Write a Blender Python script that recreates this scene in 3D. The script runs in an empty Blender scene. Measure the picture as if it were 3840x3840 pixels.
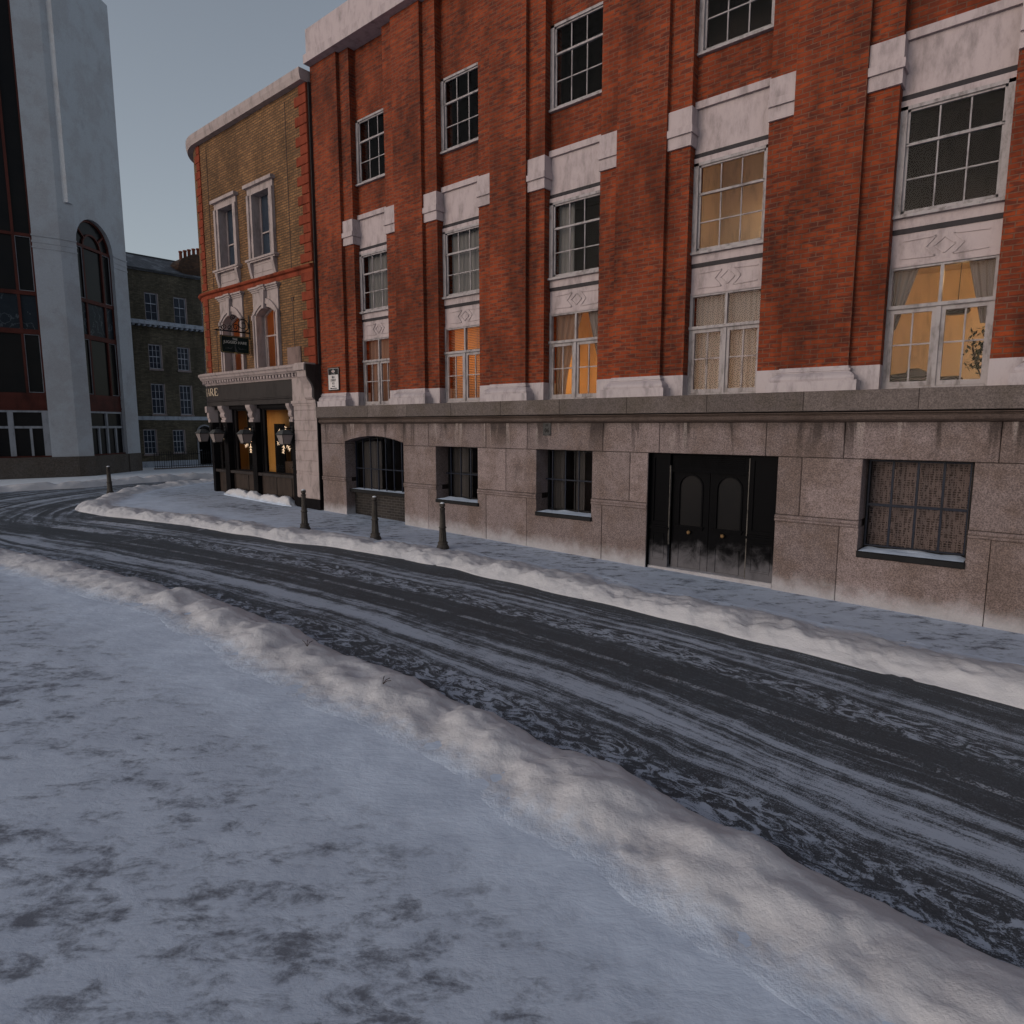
import bpy, bmesh, math, random
from mathutils import Vector, Matrix, noise
random.seed(7)
R = math.radians
sc = bpy.context.scene
col = sc.collection

# ------------------------------------------------------------------ camera
cd = bpy.data.cameras.new('camera'); cam = bpy.data.objects.new('camera', cd); col.objects.link(cam)
AZ = R(129.92); PITCH = math.atan(324 / 2430)
fw = Vector((math.cos(AZ) * math.cos(PITCH), math.sin(AZ) * math.cos(PITCH), -math.sin(PITCH)))
cam.location = (0, 0, 2.84)
cam.rotation_euler = fw.to_track_quat('-Z', 'Y').to_euler()
cd.sensor_width = 36; cd.lens = 36 * 2430 / 3840; cd.clip_end = 3000; cd.clip_start = 0.05
sc.camera = cam
sc.render.resolution_x = sc.render.resolution_y = 1024
# ------------------------------------------------------------------ sky, sun, exposure
SUN_EL = R(14); SUN_DIR = Vector((-0.30, -1.0, 0)).normalized()      # horizontal direction towards the sun
w = bpy.data.worlds.new('World'); sc.world = w; w.use_nodes = True
wt = w.node_tree; wt.nodes.clear()
sky = wt.nodes.new('ShaderNodeTexSky'); sky.sky_type = 'NISHITA'; sky.sun_disc = False
sky.sun_elevation = SUN_EL; sky.sun_rotation = math.atan2(SUN_DIR.x, SUN_DIR.y)
sky.air_density = 1.0; sky.dust_density = 1.5; sky.ozone_density = 1.0
hs = wt.nodes.new('ShaderNodeHueSaturation'); hs.inputs['Saturation'].default_value = 0.5
bg = wt.nodes.new('ShaderNodeBackground'); bg.inputs['Strength'].default_value = 0.15
wo = wt.nodes.new('ShaderNodeOutputWorld')
wt.links.new(sky.outputs[0], hs.inputs['Color']); wt.links.new(hs.outputs[0], bg.inputs[0]); wt.links.new(bg.outputs[0], wo.inputs[0])
sl = bpy.data.lights.new('sun', 'SUN'); so = bpy.data.objects.new('sun', sl); col.objects.link(so)
sl.energy = 0.20; sl.angle = R(30); sl.color = (1.0, 0.68, 0.56)
sd = Vector((SUN_DIR.x * math.cos(SUN_EL), SUN_DIR.y * math.cos(SUN_EL), math.sin(SUN_EL)))
so.rotation_euler = (-sd).to_track_quat('-Z', 'Y').to_euler()
vs = sc.view_settings; vs.view_transform = 'Standard'; vs.look = 'None'; vs.exposure = -0.12; vs.gamma = 1
vs.use_curve_mapping = False

# ------------------------------------------------------------------ ground height
def gz(x, y=0):
    return -0.02 * max(min(x, 15), -30)

# ------------------------------------------------------------------ mesh helpers
OFF = {}
class MB:
    """collects faces in world metres; build() links them as one mesh object"""
    def __init__(s): s.v = []; s.f = []; s.t = []; s.smooth = []
    def face(s, pts, tint=None, smooth=False):
        n = len(s.v); s.v += [tuple(p) for p in pts]; s.f.append(list(range(n, n + len(pts))))
        s.t.append(0.5 if tint is None else tint); s.smooth.append(smooth); return s
    def box(s, x0, x1, y0, y1, z0, z1, tint=None, c=0.0):
        x0, x1 = min(x0, x1), max(x0, x1); y0, y1 = min(y0, y1), max(y0, y1); z0, z1 = min(z0, z1), max(z0, z1)
        a = [(x0, y0, z0), (x1, y0, z0), (x1, y1, z0), (x0, y1, z0), (x0, y0, z1), (x1, y0, z1), (x1, y1, z1), (x0, y1, z1)]
        for q in ((0, 3, 2, 1), (4, 5, 6, 7), (0, 1, 5, 4), (1, 2, 6, 5), (2, 3, 7, 6), (3, 0, 4, 7)): s.face([a[i] for i in q], tint)
        return s
    def bar(s, a, b, wd, up=(0, 0, 1), dp=None, tint=None):
        a = Vector(a); b = Vector(b); d = (b - a).normalized(); u = Vector(up)
        if abs(d.dot(u)) > .95: u = Vector((0, 1, 0))
        x = d.cross(u).normalized(); y = x.cross(d).normalized(); dp = dp or wd
        c = [(-.5, -.5), (.5, -.5), (.5, .5), (-.5, .5)]
        A = [a + x * wd * i + y * dp * j for i, j in c]; B = [b + x * wd * i + y * dp * j for i, j in c]
        for i in range(4):
            j = (i + 1) % 4; s.face([A[i], A[j], B[j], B[i]], tint)
        s.face(A[::-1], tint); s.face(B, tint); return s
    def tube(s, pts, r, n=8, closed=False):
        pts = [Vector(p) for p in pts]; rings = []
        m = len(pts)
        for i, p in enumerate(pts):
            a = pts[i - 1] if (i or closed) else p; b = pts[(i + 1) % m] if (i < m - 1 or closed) else p
            d = (b - a).normalized(); u = Vector((0, 0, 1)) if abs(d.z) < .9 else Vector((1, 0, 0))
            x = d.cross(u).normalized(); y = x.cross(d)
            rr = r[i] if isinstance(r, (list, tuple)) else r
            rings.append([p + (x * math.cos(t) + y * math.sin(t)) * rr for t in [2 * math.pi * k / n for k in range(n)]])
        for i in range(m if closed else m - 1):
            A = rings[i]; B = rings[(i + 1) % m]
            for k in range(n): s.face([A[k], A[(k + 1) % n], B[(k + 1) % n], B[k]], smooth=True)
        if not closed: s.face(rings[0][::-1]); s.face(rings[-1])
        return s
    def lathe(s, c, prof, n=24, flute=0, smooth=True):
        cx, cy, cz = c; rings = []
        for (r, z, fl) in [(p + (0,))[:3] for p in prof]:
            rings.append([(cx + rr * math.cos(t), cy + rr * math.sin(t), cz + z)
                          for t in [2 * math.pi * k / n for k in range(n)] for rr in [r * (1 - (fl * (0.5 + 0.5 * math.cos(flute * t))))]])
        for A, B in zip(rings, rings[1:]):
            for k in range(n): s.face([A[k], A[(k + 1) % n], B[(k + 1) % n], B[k]], smooth=smooth)
        s.face(rings[0][::-1]); s.face(rings[-1]); return s
    def prism(s, poly, y0, y1, c=0.0, tint=None, axis='y'):
        """poly: (x,z) counter-clockwise seen from -Y; front at y0; c = chamfer on the front edge"""
        n = len(poly)
        ar = sum(poly[i][0] * poly[(i + 1) % n][1] - poly[(i + 1) % n][0] * poly[i][1] for i in range(n))
        if ar < 0: poly = poly[::-1]
        P = (lambda x, y, z: (x, y, z)) if axis == 'y' else (lambda x, y, z: (-y, x, z))
        if c:
            ins = []
            for i in range(n):
                p0 = Vector(poly[i - 1]); p = Vector(poly[i]); p1 = Vector(poly[(i + 1) % n])
                d0 = (p - p0).normalized(); d1 = (p1 - p).normalized()
                n0 = Vector((-d0.y, d0.x)); n1 = Vector((-d1.y, d1.x)); m = n0 + n1
                ins.append(p + m * (c / max(.3, m.dot(n0))))
            F = [P(q[0], y0, q[1]) for q in ins]; G = [P(q[0], y0 + c, q[1]) for q in poly]
            for i in range(n): j = (i + 1) % n; s.face([F[i], F[j], G[j], G[i]][::-1], tint)
        else: F = G = [P(q[0], y0, q[1]) for q in poly]
        B = [P(q[0], y1, q[1]) for q in poly]
        s.face(F, tint); s.face(B[::-1], tint)
        for i in range(n): j = (i + 1) % n; s.face([G[i], G[j], B[j], B[i]][::-1], tint)
        return s
    def sweep(s, prof, path, close=True, smooth=False, caps=True):
        """prof: (outward offset, z); path: plan points; outward = right-hand side of travel reversed so that -Y is out when going -X"""
        path = [Vector(p) for p in path]; m = len(path); rings = []
        for i, p in enumerate(path):
            d0 = (p - path[i - 1]).normalized() if i else (path[1] - p).normalized()
            d1 = (path[i + 1] - p).normalized() if i < m - 1 else d0
            n0 = Vector((-d0.y, d0.x)); n1 = Vector((-d1.y, d1.x)); nn = (n0 + n1); nn = nn / max(.2, nn.dot(n0))
            rings.append([(p.x + nn.x * o, p.y + nn.y * o, z) for o, z in prof])
        k = len(prof)
        for A, B in zip(rings, rings[1:]):
            for i in range(k if close else k - 1):
                j = (i + 1) % k; s.face([A[i], A[j], B[j], B[i]], smooth=smooth)
        if caps and close: s.face(rings[0]); s.face(rings[-1][::-1])
        return s
    def build(s, name, mat, parent=None, merge=False):
        me = bpy.data.meshes.new(name)
        off = OFF.get(parent.name, Vector((0, 0, 0))) if parent else Vector((0, 0, 0))
        me.from_pydata([tuple(Vector(v) - off) for v in s.v], [], s.f)
        uv = me.uv_layers.new(name='UVMap'); ca = me.color_attributes.new('tint', 'FLOAT_COLOR', 'CORNER')
        me.update(); uv = me.uv_layers['UVMap']; ca = me.color_attributes['tint']
        for p in me.polygons:
            n = p.normal; t = s.t[p.index]; p.use_smooth = s.smooth[p.index]
            if abs(n.z) > .75: ax = Vector((1, 0, 0)); ay = Vector((0, 1, 0))
            else: ax = Vector((-n.y, n.x, 0)).normalized(); ay = Vector((0, 0, 1))
            for li in p.loop_indices:
                co = Vector(s.v[me.loops[li].vertex_index])
                uv.data[li].uv = (co.dot(ax), co.dot(ay)); ca.data[li].color = (t, t, t, 1)
        if merge or any(s.smooth):
            bm = bmesh.new(); bm.from_mesh(me); bmesh.ops.remove_doubles(bm, verts=bm.verts, dist=1e-5)
            bm.to_mesh(me); bm.free()
        o = bpy.data.objects.new(name, me); col.objects.link(o)
        if mat: me.materials.append(mat)
        if parent: o.parent = parent
        OFF[o.name] = off
        return o

def tag(o, label=None, cat=None, group=None, kind=None):
    if label: o['label'] = label
    if cat: o['category'] = cat
    if group: o['group'] = group
    if kind: o['kind'] = kind
    return o
def thing(name, loc, label, cat, group=None):
    o = bpy.data.objects.new(name, None); col.objects.link(o); o.location = loc; o.empty_display_size = .2
    OFF[o.name] = Vector(loc); return tag(o, label, cat, group)
def copy_tree(o, parent=None):
    c = o.copy(); col.objects.link(c); c.parent = parent
    for ch in [k for k in col.objects if k.parent == o]: copy_tree(ch, c)
    return c

# ------------------------------------------------------------------ material helpers
class NT:
    def __init__(s, name):
        m = bpy.data.materials.new(name); m.use_nodes = True; s.m = m; s.t = m.node_tree; s.t.nodes.clear()
        s.out = s.t.nodes.new('ShaderNodeOutputMaterial')
    def n(s, typ, props=None, **inp):
        nd = s.t.nodes.new('ShaderNode' + typ)
        for k, v in (props or {}).items(): setattr(nd, k, v)
        for k, v in inp.items():
            key = int(k[1:]) if k[0] == 'i' and k[1:].isdigit() else k.replace('_', ' ')
            sk = nd.inputs[key]
            if isinstance(v, bpy.types.NodeSocket): s.t.links.new(v, sk)
            elif isinstance(v, bpy.types.Node): s.t.links.new(v.outputs[0], sk)
            else:
                if isinstance(v, tuple) and len(v) == 3 and sk.type == 'RGBA': v = v + (1,)
                sk.default_value = v
        return nd
    def pos(s): return s.n('NewGeometry').outputs['Position']
    def uv(s): return s.n('UVMap').outputs[0]
    def tint(s): return s.n('VertexColor', {'layer_name': 'tint'}).outputs[0]
    def scale(s, v, sx, sy=None, sz=None, loc=(0, 0, 0)):
        return s.n('Mapping', Vector=v, Scale=(sx, sy or sx, sz or sx), Location=loc).outputs[0]
    def noise(s, v, sc=1.0, detail=4, rough=.6, dist=0.0):
        return s.n('TexNoise', Vector=v, Scale=sc, Detail=detail, Roughness=rough, Distortion=dist).outputs[0]
    def math(s, op, a, b=0.0, c=None, clamp=False):
        kw = dict(i0=a, i1=b)
        if c is not None: kw['i2'] = c
        return s.n('Math', {'operation': op, 'use_clamp': clamp}, **kw).outputs[0]
    def ss(s, v, a, b, lo=0.0, hi=1.0):
        return s.n('MapRange', {'interpolation_type': 'SMOOTHSTEP'}, Value=v, From_Min=a, From_Max=b, To_Min=lo, To_Max=hi).outputs[0]
    def mix(s, f, a, b, mode='MIX'):
        nd = s.t.nodes.new('ShaderNodeMix'); nd.data_type = 'RGBA'; nd.blend_type = mode
        for i, v in ((0, f), (6, a), (7, b)):
            if isinstance(v, bpy.types.NodeSocket): s.t.links.new(v, nd.inputs[i])
            elif i == 0: nd.inputs[i].default_value = v
            else: nd.inputs[i].default_value = v + (1,) if len(v) == 3 else v
        return nd.outputs[2]
    def gray(s, v):
        return s.n('CombineColor', Red=v, Green=v, Blue=v).outputs[0]
    def sep(s, v): return s.n('SeparateXYZ', Vector=v).outputs
    def bump(s, h, st=.5, d=.01, normal=None):
        kw = dict(Height=h, Strength=st, Distance=d)
        if normal: kw['Normal'] = normal
        return s.n('Bump', **kw).outputs[0]
    def done(s, color, rough=.7, normal=None, metal=0.0, spec=.5, coat=0.0):
        kw = {}
        b = s.n('BsdfPrincipled', Base_Color=color, Roughness=rough, Metallic=metal)
        b.inputs['Specular IOR Level'].default_value = spec
        if coat: b.inputs['Coat Weight'].default_value = coat
        if normal: s.t.links.new(normal, b.inputs['Normal'])
        s.t.links.new(b.outputs[0], s.out.inputs[0]); s.bsdf = b
        return s.m
M = {}

def brick_mat(name, c1, c2, mortar, dark, bw=.225, rh=.075, ms=.009, darkamt=.55, dirt=(.5, 1.0)):
    n = NT(name); uv = n.uv(); p = n.pos()
    j = n.noise(uv, 6, 2); off = n.n('VectorMath', {'operation': 'SCALE'}, i0=n.n('TexNoise', Vector=uv, Scale=7.0).outputs[1], Scale=.008).outputs[0]
    v = n.n('VectorMath', {'operation': 'ADD'}, i0=uv, i1=off).outputs[0]
    b = n.n('TexBrick', {'offset': .5, 'squash': 1.0}, Vector=v, Color1=c1, Color2=c2, Mortar=mortar, Scale=1.0, Mortar_Size=ms, Mortar_Smooth=.3, Bias=0.0, Brick_Width=bw, Row_Height=rh)
    c = b.outputs[0]
    cell = n.noise(n.scale(uv, 1 / bw * .9, 1 / rh * .9), 1.0, 1, .5)
    big = n.noise(p, .9, 3)
    msk = n.math('MULTIPLY', n.ss(cell, .48, .60), n.ss(big, .35, .6, .45, 1.0))
    msk = n.math('MULTIPLY', n.math('MULTIPLY', msk, darkamt), n.math('SUBTRACT', 1.0, b.outputs[1]))
    c = n.mix(msk, c, dark)
    g = n.noise(p, 38, 4); c = n.mix(.35, c, n.mix(g, (.25, .25, .25), (1.0, 1.0, 1.0)), 'MULTIPLY')
    d = n.noise(n.scale(p, 1.3, 1.3, .5), 1.0, 5, .65); c = n.mix(1.0, c, n.gray(n.ss(d, .3, .65, dirt[0], dirt[1])), 'MULTIPLY')
    h = n.math('MULTIPLY_ADD', b.outputs[1], -1.0, n.math('MULTIPLY', g, .35))
    return n.done(c, .85, n.bump(h, .9, .012), spec=.25)
M['red_brick'] = brick_mat('red_brick', (.345, .060, .016), (.215, .036, .012), (.20, .088, .055), (.085, .023, .017), darkamt=.75, dirt=(.42, 1.0))
M['yellow_brick'] = brick_mat('yellow_brick', (.31, .155, .066), (.19, .092, .042), (.10, .065, .04), (.10, .055, .03), ms=.011, darkamt=.4, dirt=(.55, 1.0))
M['brown_brick'] = brick_mat('brown_brick', (.175, .150, .105), (.115, .10, .07), (.085, .075, .065), (.05, .045, .035), dirt=(.5, 1.0))
M['chimney_brick'] = brick_mat('chimney_brick', (.15, .075, .045), (.09, .05, .035), (.07, .06, .05), (.04, .03, .025))
M['dark_brick'] = brick_mat('dark_brick', (.05, .042, .038), (.03, .026, .025), (.09, .08, .08), (.018, .016, .016))

def stone_mat(name, base, dark, brown, streak=0.0, zlo=2.1, zhi=2.95, frost=0.0, speck=.42, bumpd=.004):
    n = NT(name); p = n.pos(); s_ = n.sep(p)
    t = n.tint()
    c = n.mix(1.0, base, n.gray(n.ss(t, 0.0, 1.0, .82, 1.15)), 'MULTIPLY')
    b = n.noise(p, 1.1, 5, .65); c = n.mix(n.ss(b, .42, .62, 0, .65), c, brown)
    b2 = n.noise(n.scale(p, 2.2, 2.2, 1.2, (3, 1, 7)), 1.0, 5, .7); c = n.mix(n.ss(b2, .55, .8, 0, .55), c, dark)
    if streak:
        st = n.noise(n.scale(p, 2.6, 2.6, .28), 1.0, 5, .62, .5); zz = n.ss(s_[2], zlo, zhi)
        m = n.math('MULTIPLY', n.ss(st, .53, .60), n.math('MULTIPLY', zz, streak)); c = n.mix(m, c, dark)
        zt = n.ss(n.math('ADD', s_[2], n.math('MULTIPLY', n.math('SUBTRACT', st, .5), .5)), zhi - .26, zhi, 0, .7 * streak); c = n.mix(zt, c, dark)
        li = n.math('MULTIPLY', n.ss(n.noise(n.scale(p, 3.0, 3.0, .25, (5, 0, 2)), 1.0, 3), .60, .64, 0, .6), zz); c = n.mix(li, c, (.30, .25, .24))
    g = n.noise(p, 48, 3, .85); g2 = n.noise(p, 150, 2, .7); g3 = n.noise(p, 14, 5, .75)
    c = n.mix(1.0, c, n.gray(n.ss(g3, .25, .75, 1 - speck * .45, 1 + speck * .3)), 'MULTIPLY')
    sp = n.math('ADD', n.ss(g, .35, .65, 1 - speck, 1 + speck), n.ss(g2, .4, .6, -speck * .4, speck * .4))
    c = n.mix(1.0, c, n.gray(sp), 'MULTIPLY')
    if frost:
        hgt = n.math('ADD', s_[2], n.math('MULTIPLY', s_[0], .02))
        fn = n.noise(p, 3.0, 5, .7)
        f = n.ss(n.math('ADD', hgt, n.math('MULTIPLY', fn, .5)), .22, .62, frost, 0.0)
        c = n.mix(f, c, (.56, .56, .60))
    return n.done(c, .8, n.bump(n.math('ADD', g, n.math('MULTIPLY', b2, .6)), .55, bumpd), spec=.3)
M['granite'] = stone_mat('granite', (.200, .154, .153), (.040, .028, .026), (.118, .081, .068), streak=.9, frost=.55)
M['parapet_stone'] = stone_mat('parapet_stone', (.115, .092, .088), (.035, .027, .026), (.08, .062, .052), speck=.35)
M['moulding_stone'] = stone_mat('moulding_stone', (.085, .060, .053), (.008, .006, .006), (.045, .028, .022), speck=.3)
M['concrete'] = stone_mat('concrete', (.37, .39, .43), (.22, .225, .24), (.31, .31, .33), speck=.12, bumpd=.002)
M['plinth_granite'] = stone_mat('plinth_granite', (.085, .072, .065), (.03, .026, .025), (.07, .055, .045), speck=.7)
M['roof_stone'] = stone_mat('roof_stone', (.42, .36, .35), (.2, .17, .16), (.36, .3, .28), speck=.1)

def paint(name, c, dirt=.75, rough=.55, dcol=None, spec=.15, bump=.3, noise_s=5.0, coat=0.0):
    n = NT(name); p = n.pos()
    a = n.noise(n.scale(p, noise_s, noise_s, noise_s * .35), 1.0, 6, .7); g = n.noise(p, 55, 3)
    cc = n.mix(n.ss(a, .42, .75), c, dcol or tuple(x * dirt * .7 for x in c))
    cc = n.mix(n.ss(g, .55, .8, 0, .5), cc, tuple(x * dirt for x in c))
    return n.done(cc, rough, n.bump(n.math('ADD', g, a), bump, .003), spec=spec, coat=coat)
M['joint_dark'] = paint('joint_dark', (.022, .015, .013), .6)
M['white_paint'] = paint('white_paint', (.42, .345, .355), .8)
M['base_paint'] = paint('base_paint', (.42, .365, .385), .8)
M['frame_paint'] = paint('frame_paint', (.34, .305, .315), .5, dcol=(.13, .11, .11), noise_s=9)
M['cream_paint'] = paint('cream_paint', (.345, .28, .275), .75)
M['dark_felt'] = paint('dark_felt', (.03, .025, .03), .7)
M['black_gloss'] = paint('black_gloss', (.0035, .0035, .0045), .6, rough=.5, spec=.02)
def frosted_black():
    n = NT('door_black'); p = n.pos(); s_ = n.sep(p); a = n.noise(p, 3.2, 5, .65, .5); f = n.noise(p, 30, 3)
    hgt = n.math('ADD', s_[2], n.math('MULTIPLY', s_[0], .02))
    m = n.ss(n.math('ADD', hgt, n.math('MULTIPLY', n.math('SUBTRACT', a, .5), -.95)), .12, .62, .55, 0.0)
    c = n.mix(n.ss(f, .6, .8, 0, .35), (.0035, .0035, .0045), (.012, .012, .013)); c = n.mix(m, c, (.20, .19, .21))
    return n.done(c, n.math('MULTIPLY_ADD', m, .4, .42), n.bump(a, .2, .003), spec=.02)
M['door_black'] = frosted_black()
M['iron_blue'] = paint('iron_blue', (.010, .014, .028), .7, rough=.45)
M['black_iron'] = paint('black_iron', (.012, .012, .014), .7, rough=.5)
M['sill_black'] = paint('sill_black', (.010, .010, .012), .6, rough=.6, noise_s=2)
M['pub_dark'] = paint('pub_dark', (.032, .026, .026), .7, rough=.55)
M['pub_black'] = paint('pub_black', (.009, .008, .009), .6, rough=.5, spec=.03)
M['pub_riser'] = paint('pub_riser', (.040, .028, .024), .6, rough=.6)
M['quoin_red'] = paint('quoin_red', (.20, .040, .020), .55, rough=.85, noise_s=3)
M['string_red'] = paint('string_red', (.22, .045, .022), .5, rough=.85, noise_s=2)
M['terracotta'] = paint('terracotta', (.24, .07, .04), .6, rough=.8)
M['plaque_stone'] = paint('plaque_stone', (.20, .14, .13), .4, rough=.85, noise_s=2)
M['dark_green_sign'] = paint('dark_green_sign', (.009, .017, .016), .8, rough=.5)
M['gold'] = paint('gold', (.35, .26, .12), .8, rough=.45)
M['sign_white'] = paint('sign_white', (.60, .56, .57), .9)
M['sign_black'] = paint('sign_black', (.014, .013, .016), .9)
M['lettering'] = paint('lettering', (.48, .46, .42), .9)
M['pale_gold'] = paint('pale_gold', (.62, .50, .38), .9)
M['brass'] = paint('brass', (.17, .10, .045), .8, rough=.3)
M['chip_cream'] = paint('chip_cream', (.13, .115, .105), .4, dcol=(.008, .008, .008), noise_s=11)
M['cast_iron'] = paint('cast_iron', (.060, .052, .048), .45, rough=.55, noise_s=9)
M['lantern_roof'] = paint('lantern_roof', (.07, .072, .075), .5, rough=.6)
M['red_frame'] = paint('red_frame', (.075, .019, .014), .6, rough=.6, noise_s=2)
M['pale_frame'] = paint('pale_frame', (.25, .26, .29), .8)
M['sash_white'] = paint('sash_white', (.42, .45, .52), .8)
M['blue_white'] = paint('blue_white', (.36, .40, .47), .8)
M['lead_grey'] = paint('lead_grey', (.09, .095, .105), .7)
M['reveal_pink'] = paint('reveal_pink', (.24, .20, .20), .8)
M['steel_plate'] = paint('steel_plate', (.050, .048, .050), .6, rough=.5, noise_s=12)
M['plate_digits'] = paint('plate_digits', (.012, .010, .010), .8)
M['red_paint'] = paint('red_paint', (.45, .05, .02), .7)
M['room_wall'] = paint('room_wall', (.75, .60, .40), .95, bump=.05)
M['room_dark'] = paint('room_dark', (.10, .07, .06), .8, bump=.05)
M['orange_wall'] = paint('orange_wall', (.62, .32, .08), .85, bump=.05, noise_s=1)
M['peach_wall'] = paint('peach_wall', (.62, .42, .23), .8, bump=.05, noise_s=1)
M['amber_wall'] = paint('amber_wall', (.34, .16, .035), .8, bump=.05, noise_s=1)
M['dark_wood'] = paint('dark_wood', (.05, .03, .02), .6, rough=.4)
M['leaf'] = paint('leaf', (.022, .030, .013), .7)
M['marble'] = (lambda n: n.done(n.mix(n.ss(n.n('TexWave', Vector=n.pos(), Scale=.7, Distortion=22.0, Detail=5.0, Detail_Scale=1.6).outputs[0], .93, 1.0, 0, .45), n.mix(n.noise(n.pos(), 6, 5), (.008, .012, .020), (.022, .03, .038)), (.12, .14, .16)), .4, spec=.1))(NT('marble'))
M['slate'] = (lambda n, b: n.done(n.mix(n.ss(n.noise(n.pos(), 1.5, 4), .5, .62, 0, .6), b.outputs[0], (.20, .22, .25)), .7, n.bump(b.outputs[1], -.5, .01)))(
    *(lambda n: (n, n.n('TexBrick', Vector=n.uv(), Color1=(.045, .052, .065), Color2=(.075, .08, .095), Mortar=(.02, .02, .025), Scale=1.0, Mortar_Size=.008, Brick_Width=.3, Row_Height=.2)))(NT('slate')))

def glass(name, tintc=(1, 1, 1), gl=1.0, rough=.02, wav=.0):
    n = NT(name)
    fr = n.n('Fresnel', IOR=1.5).outputs[0]
    tr = n.n('BsdfTransparent', Color=tintc); g = n.n('BsdfGlossy', Color=(gl, gl, gl), Roughness=rough)
    if wav: n.t.links.new(n.bump(n.noise(n.pos(), 2.2, 2), wav, .03), g.inputs['Normal'])
    mx = n.n('MixShader', i0=n.math('MULTIPLY', fr, .13, clamp=True), i1=tr, i2=g); n.t.links.new(mx.outputs[0], n.out.inputs[0]); return n.m
M['glass'] = glass('glass', wav=.12)
M['dark_glass'] = (lambda n: n.done(n.mix(n.noise(n.pos(), 1.2, 3), (.006, .007, .009), (.016, .014, .014)), .2, n.bump(n.noise(n.pos(), 1.6, 2), .1, .03), spec=.07))(NT('dark_glass'))
M['blue_glass'] = (lambda n: n.done(n.mix(n.noise(n.scale(n.pos(), 6, 6, 1.0), 1.5, 4), (.010, .014, .024), (.05, .065, .09)), .15, spec=.4))(NT('blue_glass'))
def cloth(name, c, trans=.35, lace=False):
    n = NT(name); p = n.pos(); g = n.noise(n.scale(p, 30, 30, 2), 1.0, 3)
    cc = n.mix(g, tuple(x * .8 for x in c), c)
    df = n.n('BsdfDiffuse', Color=cc); tl = n.n('BsdfTranslucent', Color=cc)
    sh = n.n('MixShader', i0=trans, i1=df, i2=tl)
    if lace:
        uv = n.uv(); a = n.n('TexBrick', {'offset': 0.0}, Vector=uv, Scale=1.0, Mortar_Size=.010, Brick_Width=.060, Row_Height=.036, Mortar_Smooth=.4).outputs[1]
        nn = n.noise(n.scale(uv, 26, 9), 1.0, 2); hole = n.math('MULTIPLY', n.math('SUBTRACT', 1.0, a), n.ss(nn, .46, .54))
        sh = n.n('MixShader', i0=n.math('MULTIPLY', hole, .92), i1=sh, i2=n.n('BsdfTransparent', Color=(1, 1, 1)))
    n.t.links.new(sh.outputs[0], n.out.inputs[0]); return n.m
M['net_grey'] = cloth('net_grey', (.33, .31, .305), .55)
M['drab_cloth'] = cloth('drab_cloth', (.075, .068, .068), .2)
M['curtain_pink'] = cloth('curtain_pink', (.22, .16, .14), .55)
M['curtain_pale'] = cloth('curtain_pale', (.17, .15, .15), .3)
M['lace'] = cloth('lace', (.17, .13, .125), .2, True)
M['blind'] = cloth('blind', (.34, .25, .19), .5)
def emit(name, c, s):
    n = NT(name); e = n.n('Emission', Color=c, Strength=s); n.t.links.new(e.outputs[0], n.out.inputs[0]); return n.m
M['flake_light'] = emit('flake_light', (1.0, .70, .45), 1.3)
M['frosted_glass'] = (lambda n: n.done(n.mix(n.noise(n.pos(), 4, 3), (.20, .17, .165), (.25, .21, .205)), .4, spec=.15))(NT('frosted_glass'))

# ---- snow and road
def snow_mat(name, c=(.74, .78, .85), b1=.5, blend=False):
    n = NT(name); p = n.pos(); a = n.noise(p, 1.6, 5, .6); f = n.noise(p, 9, 6, .65); g = n.noise(p, 60, 3)
    cc = n.mix(n.ss(a, .3, .7), tuple(x * .9 for x in c), c)
    cc = n.mix(n.ss(f, .6, .78, 0, .25), cc, (.50, .48, .49))
    if blend:
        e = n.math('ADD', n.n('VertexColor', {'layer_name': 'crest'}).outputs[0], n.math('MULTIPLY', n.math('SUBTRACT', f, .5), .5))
        cc = n.mix(n.ss(e, .12, .60), n.mix(n.ss(n.noise(p, 2.2, 5), .3, .7), (.50, .57, .70), (.62, .70, .84)), cc)  # edge fades to the sky-light blue painted into the pavement snow
    h = n.math('ADD', n.math('MULTIPLY', f, 1.0), n.math('MULTIPLY', g, .05))
    return n.done(cc, .75, n.bump(h, b1, .05), spec=.25)
M['snow'] = snow_mat('snow', b1=.45)
M['bank_snow'] = snow_mat('bank_snow', (.56, .55, .585), b1=.4, blend=True)
def trodden(name, y_full, y_clean, amt=1.0):
    """snow on paving: dark worn patches, fewer towards the kerb"""
    n = NT(name); p = n.pos(); s_ = n.sep(p)
    big = n.noise(p, .45, 3); pr_ = n.n('Mapping', Vector=p, Rotation=(0, 0, R(-40))).outputs[0]; a = n.noise(n.scale(pr_, .85, 1.7, 1), 3.7, 6, .68, .3); f = n.noise(p, 42, 3, .8); m_ = n.noise(p, 12, 4, .7)
    y = n.math('ADD', s_[1], n.math('MULTIPLY', big, 1.2))
    zone = n.ss(y, y_clean, y_full)
    v = n.math('ADD', n.math('ADD', a, n.math('MULTIPLY', n.math('SUBTRACT', m_, .5), .28)), n.math('MULTIPLY', n.math('SUBTRACT', f, .5), .16))
    v = n.math('ADD', v, n.math('MULTIPLY', n.math('SUBTRACT', big, .5), .35))
    pat = n.math('MULTIPLY', n.ss(v, .46, .72), zone)
    base = n.mix(n.ss(n.noise(p, 2.2, 5), .3, .7), (.50, .57, .70), (.62, .70, .84))  # blue of the sky light put into the snow colour
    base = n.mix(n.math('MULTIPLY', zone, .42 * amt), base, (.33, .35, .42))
    c = n.mix(n.math('MULTIPLY', pat, .92 * amt), base, (.060, .060, .075))
    return n.done(c, .75, n.bump(n.math('ADD', n.math('MULTIPLY', a, -1.0), n.math('MULTIPLY', n.noise(p, 7, 4), .5)), .35, .03), spec=.15)
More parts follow.
